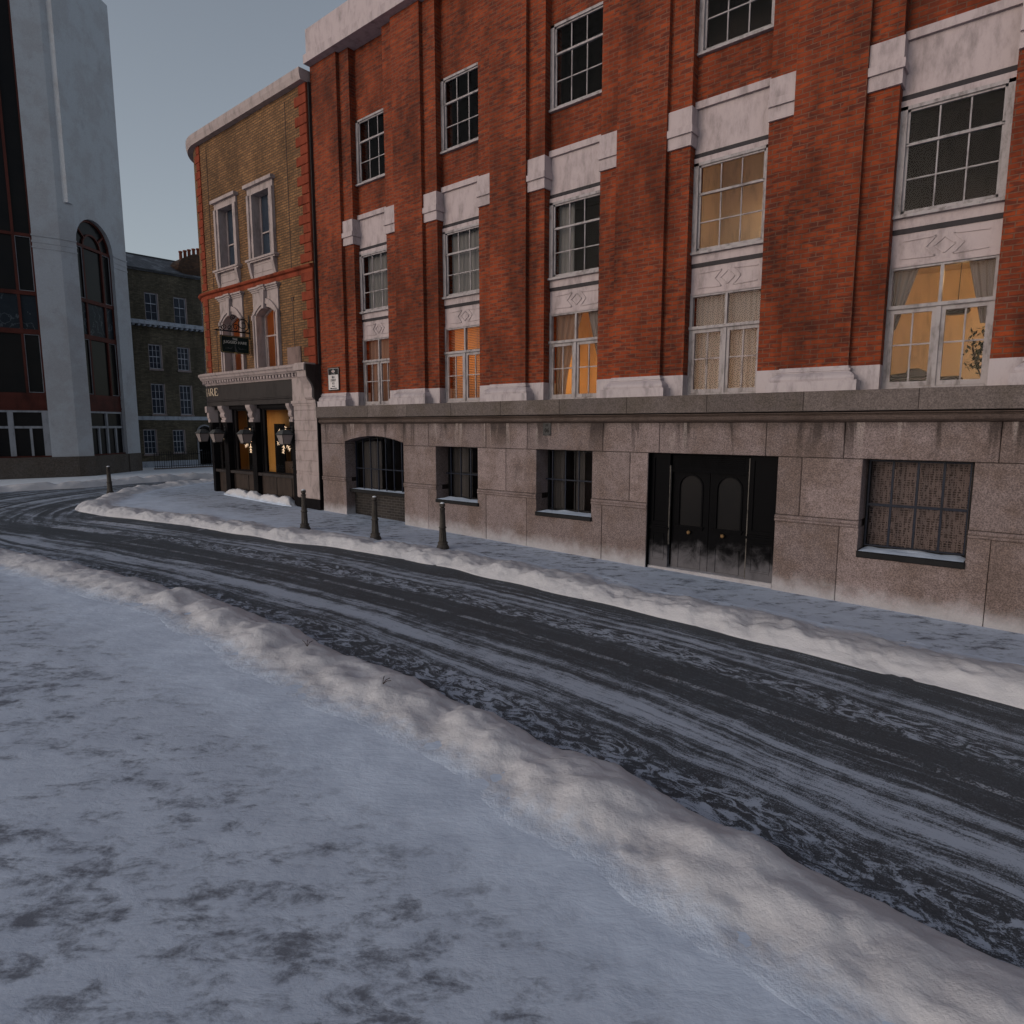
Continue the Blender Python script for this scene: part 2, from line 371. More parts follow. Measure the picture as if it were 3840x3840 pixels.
M['near_snow'] = trodden('near_snow', 2.75, 3.65, .85)
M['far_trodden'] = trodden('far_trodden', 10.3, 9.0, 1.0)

def road_mat():
    n = NT('snowy_asphalt'); uv0 = n.uv(); p = n.pos(); s0 = n.sep(uv0)
    w1 = n.noise(n.scale(uv0, .35, .35), 1.0, 3, .5); w2 = n.noise(n.scale(uv0, 2.2, 2.2), 1.0, 3, .6)
    vv = n.math('ADD', s0[1], n.math('ADD', n.math('MULTIPLY', n.math('SUBTRACT', w1, .5), .55), n.math('MULTIPLY', n.math('SUBTRACT', w2, .5), .10)))
    uv = n.n('CombineXYZ', X=s0[0], Y=vv).outputs[0]; s_ = n.sep(uv); v = s_[1]
    dk = n.n('ValToRGB', Fac=n.math('DIVIDE', n.math('ADD', v, 4.0), 8.0))
    r = dk.color_ramp; r.interpolation = 'EASE'
    stops = [(-4, .9), (-2.6, .7), (-2.05, .45), (-1.75, .30), (-1.5, .42), (-1.32, .78), (-1.2, .45), (-1.0, .95), (-.85, .88), (-.70, .45), (-.55, .70), (-.40, .30), (-.1, .16), (.25, .10), (.5, .36), (.75, .34), (.98, .30), (1.1, .72), (1.22, .50), (1.34, .88), (1.42, .45), (1.52, .62), (1.62, .22), (2.2, .15), (4, .6)]
    els = r.elements
    for i, (a, b) in enumerate(stops):
        e = els[i] if i < 2 else els.new((a + 4) / 8)
        e.position = (a + 4) / 8; e.color = (b, b, b, 1)
    st = n.noise(n.scale(uv, .35, 7.5), 1.0, 8, .80); st2 = n.noise(n.scale(uv, .55, 24.0), 1.0, 4, .8)
    wob = n.noise(n.scale(uv, .6, 1.0), 1.0, 2)
    blot = n.noise(n.scale(uv, 1.0, 2.0), 3.6, 5, .72, 1.6)
    tread = n.math('ADD', n.ss(n.math('ABSOLUTE', n.math('ADD', v, 1.85)), .18, .42, 1, 0), n.ss(n.math('ABSOLUTE', n.math('SUBTRACT', v, .72)), .15, .33, 1, 0))
    tx = n.n('MixShader')
    s1 = n.math('ADD', n.math('MULTIPLY', st, .58), n.math('MULTIPLY', st2, .42))
    lineval = s1; bv = n.math('MULTIPLY_ADD', blot, 1.5, -.20)
    val = n.n('Mix', {'data_type': 'FLOAT'}, i0=n.math('MULTIPLY', tread, .85, clamp=True), i2=lineval, i3=bv).outputs[0]
    fade = n.noise(n.scale(uv, .45, 1.6, 1, (3, 9, 0)), 1.0, 4, .65); mid = n.noise(n.scale(p, 5, 5, 5), 1.0, 5, .75)
    # swing of tracks round the corner, second set by distance from the tip
    dx = n.math('ADD', n.sep(p)[0], 19.0); dy = n.math('SUBTRACT', n.sep(p)[1], 11.5)
    rad = n.math('SQRT', n.math('ADD', n.math('MULTIPLY', dx, dx), n.math('MULTIPLY', dy, dy)))
    pol = n.n('CombineXYZ', X=n.math('MULTIPLY', rad, 4.5), Y=n.math('MULTIPLY', n.math('ARCTAN2', dy, dx), 1.4)).outputs[0]
    sp = n.noise(pol, 1.0, 6, .6); pm = n.ss(n.sep(p)[0], -19.0, -22.5)
    val = n.n('Mix', {'data_type': 'FLOAT'}, i0=n.math('MULTIPLY', pm, .8), i2=val, i3=sp).outputs[0]
    dens = n.n('Mix', {'data_type': 'FLOAT'}, i0=pm, i2=dk.outputs[0], i3=.50).outputs[0]
    # far end: bare patch beside the crossing marks
    t_x = n.math('ADD', n.math('MULTIPLY', n.math('SUBTRACT', fade, .5), .28), n.math('MULTIPLY', n.math('SUBTRACT', mid, .5), .30))
    grain = n.noise(p, 85, 3, .85); g2 = n.noise(p, 30, 3, .7)
    t = n.math('ADD', n.math('SUBTRACT', val, .5), n.math('ADD', t_x, n.math('MULTIPLY', n.math('SUBTRACT', dens, .50), .26)))
    t = n.math('ADD', t, n.math('MULTIPLY', n.math('SUBTRACT', grain, .5), .50))
    snow = n.ss(t, -.015, .10, 0, .88)
    dust = n.ss(n.math('ADD', n.math('SUBTRACT', g2, .5), n.math('MULTIPLY', t, .9)), -.1, .3, 0, .30)
    asp = n.mix(n.ss(grain, .3, .75), (.040, .046, .056), (.092, .104, .122))
    asp = n.mix(n.ss(n.noise(p, .8, 4), .4, .7, 0, .5), asp, (.045, .047, .054))
    c = n.mix(dust, asp, (.26, .30, .37)); c = n.mix(snow, c, (.42, .47, .57))
    h = n.math('ADD', n.math('MULTIPLY', snow, 1.0), n.math('MULTIPLY', grain, .3))
    return n.done(c, n.math('MULTIPLY_ADD', snow, .2, .6), n.bump(h, .5, .012), spec=.2)
M['road'] = road_mat()
def worn_paint(name, th=.45, c=(.42, .44, .50)):
    n = NT(name); p = n.pos(); g = n.noise(p, 60, 3, .8); a = n.noise(p, 5, 4, .7)
    m = n.ss(n.math('ADD', n.math('MULTIPLY', g, .6), n.math('MULTIPLY', a, .4)), th, th + .1)
    b = n.n('BsdfPrincipled', Base_Color=c, Roughness=.7); t = n.n('BsdfTransparent')
    x = n.n('MixShader', i0=m, i1=t, i2=b); n.t.links.new(x.outputs[0], n.out.inputs[0]); return n.m
M['road_paint'] = worn_paint('road_paint', .46, (.33, .36, .42))
M['snow_patch'] = worn_paint('snow_patch', .42, (.45, .49, .58))

# ------------------------------------------------------------------ splines
def spline(pts, step=.1):
    out = []; P = [Vector(p) for p in pts]
    for i in range(len(P) - 1):
        p0 = P[max(i - 1, 0)]; p1 = P[i]; p2 = P[i + 1]; p3 = P[min(i + 2, len(P) - 1)]
        k = max(1, int((p2 - p1).length / step))
        for j in range(k):
            t = j / k
            out.append(.5 * ((2 * p1) + (-p0 + p2) * t + (2 * p0 - 5 * p1 + 4 * p2 - p3) * t * t + (-p0 + 3 * p1 - 3 * p2 + p3) * t ** 3))
    out.append(P[-1]); return out
def nz(x, y, z=0.0): return noise.noise(Vector((x, y, z)))

# ------------------------------------------------------------------ ground, road, pavements
g = MB()
xs = [-700, -120, -60, -30, -20, -10, 0, 15, 60, 120, 700]; ys = [-700, -100, -40, 0, 40, 100, 700]
for a, b in zip(xs, xs[1:]):
    for c, d in zip(ys, ys[1:]):
        g.face([(a, c, gz(a) - .14), (b, c, gz(b) - .14), (b, d, gz(b) - .14), (a, d, gz(a) - .14)])
tag(g.build('ground', M['snow']), kind='structure')

CL = spline([(14, 2.2), (8, 4.3), (4, 5.5), (0, 6.22), (-3.6, 6.62), (-6.6, 6.66), (-9.7, 6.5), (-12.6, 6.05), (-15.7, 5.45), (-19, 4.6), (-24, 2.9), (-29, .9), (-34, -1.4)], .35)
def road_strip(v0, v1, zoff, name, mat, cl=CL, ncol=8, i0=0, i1=None, parent=None):
    me = bpy.data.meshes.new(name); vs_ = []; uvs = []; fs = []
    cl = cl[i0:i1]; L = 0; rows = []
    for i, p in enumerate(cl):
        d = (cl[min(i + 1, len(cl) - 1)] - cl[max(i - 1, 0)]).normalized(); nrm = Vector((d.y, -d.x))  # towards +Y when travelling -X
        if i: L += (p - cl[i - 1]).length
        rows.append((p, nrm, L))
    for p, nrm, L in rows:
        for k in range(ncol + 1):
            v = v0 + (v1 - v0) * k / ncol; q = p + nrm * v
            vs_.append((q.x, q.y, gz(q.x) + zoff)); uvs.append((L, v))
    n = ncol + 1
    for i in range(len(rows) - 1):
        for k in range(ncol): fs.append((i * n + k, (i + 1) * n + k, (i + 1) * n + k + 1, i * n + k + 1))
    me.from_pydata(vs_, [], fs); uv = me.uv_layers.new(name='UVMap')
    for lp in me.loops: uv.data[lp.index].uv = uvs[lp.vertex_index]
    me.update()
    if me.polygons[0].normal.z < 0: me.flip_normals()
    me.materials.append(mat); o = bpy.data.objects.new(name, me); col.objects.link(o)
    if parent: o.parent = parent
    return o
ROAD = tag(road_strip(-4.2, 15.0, -.085, 'road', M['road'], ncol=20), kind='structure')
# painted centre dashes, crossing marks
def mark(poly, name='road_marking', mat='road_paint'):
    b = MB(); b.face([(x, y, gz(x) - .081) for x, y in poly]); return b.build(name, M[mat], ROAD)
def clpt(x, v=0):
    i = min(range(len(CL)), key=lambda k: abs(CL[k].x - x)); d = (CL[min(i + 1, len(CL) - 1)] - CL[max(i - 1, 0)]).normalized()
    return CL[i].x + d.y * v, CL[i].y - d.x * v
def dash(x0, x1, wd=.09, dv=0.0):
    b = MB(); k = 8; pts = [x0 + (x1 - x0) * i / k for i in range(k + 1)]
    def P(x, v):
        # interpolate the centre line in x
        for a, c in zip(CL, CL[1:]):
            if (a.x - x) * (c.x - x) <= 0: t = (x - a.x) / (c.x - a.x + 1e-9); return (x, a.y + (c.y - a.y) * t + v)
        return (x, 0)
    for a, c in zip(pts, pts[1:]):
        q = [P(a, dv - wd / 2), P(c, dv - wd / 2), P(c, dv + wd / 2), P(a, dv + wd / 2)]
        b.face([(x, y, gz(x) - .081) for x, y in q])
    return b.build('road_marking', M['road_paint'], ROAD)
for a, c in ((-15.9, -9.95), (-9.8, -6.75), (-6.6, -3.7), (-3.5, -.65), (-.55, 2.4)): dash(a, c, .085)
for x, ya, yb in ((-16.1, 5.4, 5.85), (-16.3, 6.3, 6.7), (-16.35, 7.2, 7.55), (-20.2, 5.1, 5.55), (-20.35, 5.95, 6.4)):
    mark([(x, ya), (x + .1, ya), (x + .02, yb), (x - .08, yb)])
mark([(-19.5, 5.75), (-19.7, 6.02), (-17.5, 6.70), (-17.45, 6.40)], 'snow_streak', 'snow_patch')
mark([(-19.2, 4.9), (-19.3, 5.2), (-17.4, 5.92), (-17.3, 5.6)], 'snow_streak', 'snow_patch')

KERB = [(14, 5.2), (8, 7.0), (4, 7.9), (0, 8.38), (-2.5, 8.5), (-5, 8.55), (-8, 8.62), (-11, 8.48), (-13.7, 7.9), (-16, 7.45), (-18, 7.15), (-19.6, 6.75), (-21.0, 6.38), (-22.2, 6.42), (-23.2, 6.95), (-24.8, 8.05), (-25.9, 9.1), (-26.8, 10.5), (-27.5, 12.2), (-27.4, 14.5), (-27.2, 30)]
K = spline([(x, y + .34) if x > -21.5 else (x + .30, y + .20) for x, y in KERB], .4)
pv = MB(); pv.face([(p.x, p.y, gz(p.x)) for p in K] + [(-22, 30, gz(-22)), (-22, 12.0, gz(-22)), (14, 12.0, gz(14))][::1])
po = pv.build('pavement', M['far_trodden']); tag(po, kind='structure')
bm = bmesh.new(); bm.from_mesh(po.data); bmesh.ops.triangulate(bm, faces=bm.faces); bmesh.ops.recalc_face_normals(bm, faces=bm.faces)
if sum(f.normal.z for f in bm.faces) < 0: bmesh.ops.reverse_faces(bm, faces=bm.faces)
bm.to_mesh(po.data); bm.free()
kb = MB()
for a, c in zip(K, K[1:]): kb.face([(a.x, a.y, gz(a.x) + .001), (c.x, c.y, gz(c.x) + .001), (c.x, c.y, gz(c.x) - .14), (a.x, a.y, gz(a.x) - .14)])
tag(kb.build('kerb', M['parapet_stone']), kind='structure')

NB = [(14, .9), (8, 2.35), (4, 3.3), (0, 4.02), (-2.4, 4.28), (-4, 4.33), (-6, 4.38), (-8, 4.42), (-10, 4.27), (-12, 3.98), (-14, 3.62), (-16.5, 3.15), (-20, 2.3), (-26, .4), (-32, -2)]
NBs = spline([(x, y - (.42 if x > -3 else .34 if x > -9 else .2)) for x, y in NB], .4)
nv = MB()
for a, c in zip(NBs, NBs[1:]):
    nv.face([(a.x, a.y, gz(a.x)), (a.x, -26, gz(a.x)), (c.x, -26, gz(c.x)), (c.x, c.y, gz(c.x))])
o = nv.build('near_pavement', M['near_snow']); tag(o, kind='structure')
if o.data.polygons[0].normal.z < 0: o.data.flip_normals()

def bank(name, path, side, wroad, wpave, h, seed, taper=0.0, lump=.35, mat='bank_snow', step=.05, kind='structure', rim=0.0, zr=-.10, zp=-.003):
    """ridge of ploughed snow along path; side=+1 when the pavement lies to the left of travel"""
    P = spline(path, step); m = 30; vs_ = []; fs = []; cr = []
    for i, p in enumerate(P):
        d = (P[min(i + 3, len(P) - 1)] - P[max(i - 3, 0)]).normalized(); nrm = Vector((-d.y, d.x)) * side
        L = i * step
        lo = nz(L * .9, seed); l2 = nz(L * 2.6, seed + 9)
        ww = 1 + .30 * lo; hh = h * (1 + lump * (abs(nz(L * .8, seed + 4)) * 2.4 - .7) + .18 * l2)
        c0 = .10 * nz(L * .7, seed + 20)
        if taper:
            e = min(1, min(L, (len(P) - 1) * step - L) / taper); e = e * e * (3 - 2 * e); hh *= e; ww *= .3 + .7 * e; c0 = 0
        for k in range(m + 1):
            u = k / m
            if u < .42:
                t = u / .42; off = -wroad * ww * (1 - t); z = hh * math.sin(t * math.pi / 2) ** .9
                zb = zr
            else:
                t = (u - .42) / .58; off = wpave * ww * t; z = hh * (.5 + .5 * math.cos(t * math.pi)) ** 1.15
                zb = zr + (zp - zr) * min(1, t * 1.2)
            q = p + nrm * (off + c0)
            cr.append(1.0 if u < .42 else max(0.0, 1 - t * .95))
            rough = .040 * nz(q.x * 4.2, q.y * 4.2, seed) + .055 * nz(q.x * 1.9, q.y * 1.9, seed) - .045 * abs(nz(q.x * 6.5, q.y * 6.5, seed + 3)) + .020 * nz(q.x * 13, q.y * 13, seed)
            f = min(1, z / (h * .35 + 1e-6)); f = f if 0 < k < m else 0
            vs_.append((q.x, q.y, gz(q.x) + zb + max(z, 0) + rough * f * (h / .22) - (.02 if k in (0, m) else 0)))
    n = m + 1
    for i in range(len(P) - 1):
        for k in range(m): fs.append((i * n + k, (i + 1) * n + k, (i + 1) * n + k + 1, i * n + k + 1))
    me = bpy.data.meshes.new(name); me.from_pydata(vs_, [], fs); me.update()
    if sum(p.normal.z for p in me.polygons[:200]) < 0: me.flip_normals()
    for p in me.polygons: p.use_smooth = True
    ca = me.color_attributes.new('crest', 'FLOAT_COLOR', 'POINT')
    for i_, c_ in enumerate(cr): ca.data[i_].color = (c_, c_, c_, 1)
    me.materials.append(M[mat]); o = bpy.data.objects.new(name, me); col.objects.link(o); return o
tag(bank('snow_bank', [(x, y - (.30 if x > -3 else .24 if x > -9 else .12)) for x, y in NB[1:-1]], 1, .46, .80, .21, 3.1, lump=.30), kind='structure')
KB = [(x, y) for x, y in KERB[1:-3]]
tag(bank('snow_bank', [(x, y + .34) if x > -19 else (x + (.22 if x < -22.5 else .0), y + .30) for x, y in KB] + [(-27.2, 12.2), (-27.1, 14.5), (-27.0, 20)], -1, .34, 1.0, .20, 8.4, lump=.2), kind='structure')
FB = [(-29.6, 0), (-29.3, 3), (-29.0, 6), (-28.7, 8.4), (-29.1, 10.6), (-29.3, 13.4), (-29.2, 18), (-29, 26)]
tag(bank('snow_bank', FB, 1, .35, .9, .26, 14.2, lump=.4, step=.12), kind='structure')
fp = MB(); F2 = spline(FB, .6)
for a, c in zip(F2, F2[1:]): fp.face([(a.x, a.y, .60), (c.x, c.y, .60), (-60, c.y, .60), (-60, a.y, .60)])
o = fp.build('far_pavement', M['snow']); tag(o, kind='structure')
if o.data.polygons[0].normal.z < 0: o.data.flip_normals()
tag(bank('snow_drift', [(-22.45, 11.00), (-21, 10.98), (-19.5, 10.96), (-18.0, 10.93)], -1, .40, .16, .27, 5.5, taper=.5, lump=.3, step=.05, zr=0, zp=.02),
    'low white snow drift lying along the foot of the dark pub front', 'snow drift', kind='stuff')
# ================================================================== office building (red brick over granite)
OB = thing('red_brick_building', (-8, 11.2, gz(-8)), 'long red brick building with white window panels above a granite base', 'building')
Y0 = 11.10; YB = 11.58
def blk(mb, x0, x1, z0, z1, c=.008, g=.005):
    mb.prism([(x0 + g, z0 + g), (x1 - g, z0 + g), (x1 - g, z1 - g), (x0 + g, z1 - g)], Y0, YB, c, random.random())
XL, XR = -16.60, 9.0
gr = MB()
ops = {'A': (-15.46, -12.96), 'B': (-11.74, -10.34), 'C': (-8.60, -7.18), 'D': (-5.92, -3.53), 'E': (-2.26, -.86), 'F': (.95, 2.35)}
# upper course
up = [-12.96, -12.0, -10.07, -8.86, -6.93, -5.70, -3.74, -2.54, -.59, .62, 2.6, 3.8, 5.8, 7.0, XR]
for a, b in zip(up, up[1:]): blk(gr, a, b, 2.33, 2.90)
blk(gr, XL, -15.46, 2.33, 2.90)
# middle course
def course(cuts, z0, z1, holes):
    for a, b in zip(cuts, cuts[1:]):
        if not any(h[0] - .02 < (a + b) / 2 < h[1] + .02 for h in holes): blk(gr, a, b, z0 if callable(z0) is False else z0((a + b) / 2), z1)
H = list(ops.values())
course([XL, -15.46, -12.96, -11.74, -10.34, -9.47, -8.60, -7.18, -6.31, -5.92, -3.53, -3.15, -2.26, -.86, .0, .95, 2.35, 3.2, 5.2, 7.2, XR], 1.37, 2.33, H)
# lower course to the ground
low = [XL, -15.46, -12.96, -12.04, -10.08, -8.87, -6.93, -5.92, -3.53, -2.53, -.59, .62, 2.6, 4.6, 6.6, XR]
for a, b in zip(low, low[1:]):
    if (a, b) in ((-15.46, -12.96), (-5.92, -3.53)): continue
    zb = gz(b) - .12
    hs_ = [h for k, h in ops.items() if k in 'BCEF' and h[0] < b and h[1] > a]
    cutz = {'B': 1.0, 'C': .97, 'E': .90, 'F': .9}
    if not hs_: blk(gr, a, b, zb, 1.26); continue
    h = hs_[0]; kz = .95 if h[0] > -10 else 1.0
    if h[0] > -3: kz = .88
    t = random.random(); g_ = .005
    pts = [(a + g_, zb), (b - g_, zb), (b - g_, 1.255)]
    lo_, hi_ = max(a, h[0]), min(b, h[1])
    if h[1] < b: pts += [(h[1], 1.255), (h[1], kz)]
    else: pts[-1] = (b - g_, kz)
    if h[0] > a: pts += [(h[0], kz), (h[0], 1.255), (a + g_, 1.255)]
    else: pts += [(a + g_, kz)]
    # concave outlines: split into rectangles without seams in front
    gr.prism([(a + g_, zb), (b - g_, zb), (b - g_, kz), (a + g_, kz)], Y0, YB, 0, t)
    if h[0] > a: gr.prism([(a + g_, kz), (h[0], kz), (h[0], 1.255), (a + g_, 1.255)], Y0, YB, 0, t)
    if h[1] < b: gr.prism([(h[1], kz), (b - g_, kz), (b - g_, 1.255), (h[1], 1.255)], Y0, YB, 0, t)
# arched head over the wide window: voussoirs
def arc_z(x): t = (x + 14.21) / 1.25; return 2.40 + .16 * (1 - t * t)
nvs = 7; xs = [-15.46 + 2.5 * i / nvs for i in range(nvs + 1)]
for i in range(nvs):
    a, b = xs[i], xs[i + 1]; ta = (a + 14.21) * .14; tb = (b + 14.21) * .14
    at = a + ta if i else -15.46; bt = b + tb if i < nvs - 1 else -12.96
    pts = [(a + .002, arc_z(a)), ((a + b) / 2, arc_z((a + b) / 2)), (b - .002, arc_z(b)), (bt - .002, 2.895), (at + .002, 2.895)]
    gr.prism(pts, Y0 + .002, YB, .004, .35 + .3 * random.random())
gr.build('granite_wall', M['granite'], OB)
bk = MB(); bk.box(XL, XR, 11.60, 11.75, -.5, 3.0)
# joint backing just behind the block faces
jb = MB()
for k, (a, b) in enumerate(zip([XL] + [h[1] for h in H], [h[0] for h in H] + [XR])): jb.box(a + .012, b - .012, Y0 + .014, 11.5, gz(b) - .2, 2.91)
jb.box(XL + .01, XR, Y0 + .014, 11.5, 2.62, 2.91)
for k in 'BCDEF': a, b = ops[k]; jb.box(a, b, Y0 + .014, 11.5, 2.345, 2.62)
for k, z in (('B', .98), ('C', .93), ('E', .86), ('F', .86)): a, b = ops[k]; jb.box(a - .02, b + .02, Y0 + .014, 11.5, gz(b) - .2, z)
jb.build('mortar_joint', M['joint_dark'], OB)
# string course between middle and lower blocks (two ribs)
for i, (a, b) in enumerate(zip([XL] + [h[1] for h in H], [h[0] for h in H] + [XR])):
    s = MB(); pr = [(0.0, 1.258), (.018, 1.262), (.026, 1.28), (.018, 1.300), (.006, 1.306), (.018, 1.312), (.024, 1.335), (.016, 1.358), (0.0, 1.368), (-.2, 1.368), (-.2, 1.258)]
    b2 = b + (0 if i == len(H) else .0)
    s.sweep(pr, [(b2, Y0 - .0), (a, Y0 - .0)][::1]); s.build('string_course', M['granite'], OB)
    if i < len(H):  # rib returns into the left reveal
        pass
# torus moulding and parapet
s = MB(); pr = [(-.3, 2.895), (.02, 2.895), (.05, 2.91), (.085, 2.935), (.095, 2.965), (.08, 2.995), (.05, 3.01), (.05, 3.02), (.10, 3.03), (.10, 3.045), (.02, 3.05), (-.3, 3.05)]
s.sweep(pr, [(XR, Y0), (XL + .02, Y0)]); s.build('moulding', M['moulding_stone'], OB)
s = MB(); cuts = [XL + .0, -14.2, -12.62, -11.05, -9.5, -7.9, -6.33, -4.74, -3.14, -1.57, 0, 1.6, 3.2, 4.8, 6.4, XR]
for a, b in zip(cuts, cuts[1:]): s.prism([(a + .002, 3.065), (b - .002, 3.065), (b - .002, 3.375), (a + .002, 3.375)], 10.95, 11.56, .008, random.random())
s.build('parapet', M['parapet_stone'], OB)
# brick piers
TOP = 12.6
PX = -16.60; bay = 3.205
mains = [(-16.62, -15.44)] + [(-13.22 + bay * i, -12.20 + bay * i) for i in range(8)]
wins = [(-15.03 + (-11.78 + 15.03 if False else 0), -13.66)] + [(-11.78 + bay * i, -10.43 + bay * i) for i in range(7)]
br = MB(); bs = MB(); cp = MB(); bb = MB(); mb_ = MB()
edges = [(-16.62, wins[0][0])] + [(wins[i][1], wins[i + 1][0]) for i in range(len(wins) - 1)] + [(wins[-1][1], wins[-1][1] + 1.7)]
for i, ((m0, m1), (e0, e1)) in enumerate(zip(mains, edges)):
    br = MB(); br.box(m0, m1, 11.20, 11.32, 3.74, TOP, random.random()); br.build('pilaster', M['red_brick'], OB)
    bs = MB(); bs.box(e0, e1, 11.30, 11.85, 3.70, TOP, random.random()); bs.build('brick_pier', M['red_brick'], OB)
    cp = MB(); cp.box(e0 - .003, e1 + .003, 11.295, 11.86, 3.375, 3.76)
    x0 = m0 - .15 if i else m0; x1 = m1 + .15
    for (o_, za, zb) in ((.0, 0, 0),):
        prof = [(.17, 3.376), (.17, 3.535), (.115, 3.537), (.125, 3.575), (.115, 3.61), (.075, 3.65), (.035, 3.675), (.03, 3.69), (.045, 3.695), (.045, 3.725), (.012, 3.73), (.012, 3.765)]
        for (p0, q0), (p1, q1) in zip(prof, prof[1:]):
            A = [(m0 - (p0 if i else 0), 11.2 - p0, q0), (m1 + p0, 11.2 - p0, q0), (m1 + p0, 11.33, q0), (m0 - (p0 if i else 0), 11.33, q0)]
            B = [(m0 - (p1 if i else 0), 11.2 - p1, q1), (m1 + p1, 11.2 - p1, q1), (m1 + p1, 11.33, q1), (m0 - (p1 if i else 0), 11.33, q1)]
            for k in range(4): cp.face([A[k], A[(k + 1) % 4], B[(k + 1) % 4], B[k]])
        cp.face(B)
    cp.build('pilaster_base', M['base_paint'], OB)
    if True:   # small white capital on the backing strips, above
        for (a, b) in ((m1 + .002, e1), (e0, m0 - .002)):
            if b - a < .1: continue
            c2 = MB(); c2.box(a - .0, b + .03, 11.25, 11.86, 7.70, 7.90); c2.box(a, b + .06, 11.21, 11.87, 7.90, 8.02); c2.box(a, b + .03, 11.25, 11.86, 8.02, 8.34)
            c2.build('capital', M['white_paint'], OB)
bt = MB(); bt.box(-16.62, edges[-1][1], 11.0, 11.9, TOP, TOP + .22); bt.box(-16.62, edges[-1][1], 11.1, 11.9, TOP + .22, TOP + .9)
bt.build('roof_cornice', M['white_paint'], OB)
bd = MB(); bd.box(-16.55, edges[-1][1], 14.9, 15.2, -.3, TOP + .2); bd.box(-16.62, -16.5, 11.4, 15, -.3, TOP); bd.box(edges[-1][1] - .1, edges[-1][1], 11.9, 15, -.3, TOP); bd.box(-16.5, edges[-1][1], 11.86, 15, TOP, TOP + .1)
bd.box(-16.5, edges[-1][1], 11.6, 14.9, 2.95, 3.3)
bd.box(-16.5, edges[-1][1], 11.86, 14.9, 5.70, 5.85); bd.box(-16.5, edges[-1][1], 11.86, 14.9, 8.5, 8.7)
bd.build('room_shell', M['room_dark'], OB)

def tri(mb, a, b, w=.02, d=.012, y=None):
    """raised moulding line between (x,z) points on a plane facing -Y"""
    mb.bar((a[0], y, a[1]), (b[0], y, b[1]), w, up=(0, 1, 0), dp=d)
def spandrel(x0, x1, z0):
    p = MB(); yf = 11.52; zt = z0 + .46; xm = (x0 + x1) / 2
    p.box(x0, x1, yf, yf + .08, z0, zt)
    r = (z0 + zt) / 2; h = .15
    D = [(xm, r + h * .75), (xm + .13, r), (xm, r - h * .75), (xm - .13, r)]
    for a, b in zip(D, D[1:] + D[:1]): tri(p, a, b, .022, .03, yf)
    for sgn in (-1, 1):
        c = [(xm + sgn * .50, r + .125), (xm + sgn * .12, r + .125), (xm + sgn * .12 + 0, r + .125), (xm + sgn * .23, r), (xm + sgn * .12, r - .125), (xm + sgn * .50, r - .125), (xm + sgn * .50, r + .125)]
        c = [(xm + sgn * .53, r + .125), (xm + sgn * .11, r + .14), (xm + sgn * .235, r), (xm + sgn * .11, r - .14), (xm + sgn * .53, r - .125)]
        for a, b in zip(c, c[1:]): tri(p, a, b, .022, .03, yf)
    p.box(x0, x1, yf - .02, yf, z0 - .03, z0 + .02)
    return p.build('spandrel_panel', M['white_paint'], OB)
def low_window(x0, x1):
    """two lights over a pair of casements"""
    yf = 11.50; w = MB(); zb, zt, tr = 3.378, 5.19, 4.60; xm = (x0 + x1) / 2
    w.box(x0, x0 + .05, yf, yf + .09, zb, zt); w.box(x1 - .05, x1, yf, yf + .09, zb, zt)
    w.box(x0 + .05, x1 - .05, yf, yf + .09, zt - .035, zt); w.box(x0 + .05, x1 - .05, yf - .02, yf + .09, zb, zb + .05)
    w.box(x0 + .0, x1, yf - .03, yf - .001, tr - .022, tr + .03); w.box(x0 + .05, x1 - .05, yf, yf + .08, tr - .03, tr + .03)
    w.box(xm - .022, xm + .022, yf + .005, yf + .085, tr + .03, zt - .035)
    w.box(xm - .03, xm + .03, yf - .015, yf + .085, zb + .05, tr - .03)
    f = w.build('window', M['frame_paint'], OB)
    for a, b in ((x0 + .05, xm - .03), (xm + .03, x1 - .05)):
        c = MB(); z0, z1 = zb + .055, tr - .032; s = .055
        c.box(a, a + s, yf + .012, yf + .06, z0, z1); c.box(b - s, b, yf + .012, yf + .06, z0, z1)
        c.box(a + s, b - s, yf + .012, yf + .06, z0, z0 + s * 1.3); c.box(a + s, b - s, yf + .012, yf + .06, z1 - s, z1)
        c.box((a + b) / 2 - .011, (a + b) / 2 + .011, yf + .022, yf + .05, z0 + s, z1 - s)
        zm = (z0 + z1) / 2 + .05; c.box(a + s, b - s, yf + .020, yf + .052, zm - .011, zm + .011)
        c.build('casement', M['frame_paint'], f)
    g = MB(); g.face([(x0 + .05, yf + .04, zb + .06), (x1 - .05, yf + .04, zb + .06), (x1 - .05, yf + .04, zt - .03), (x0 + .05, yf + .04, zt - .03)])
    g.build('pane', M['glass'], f)
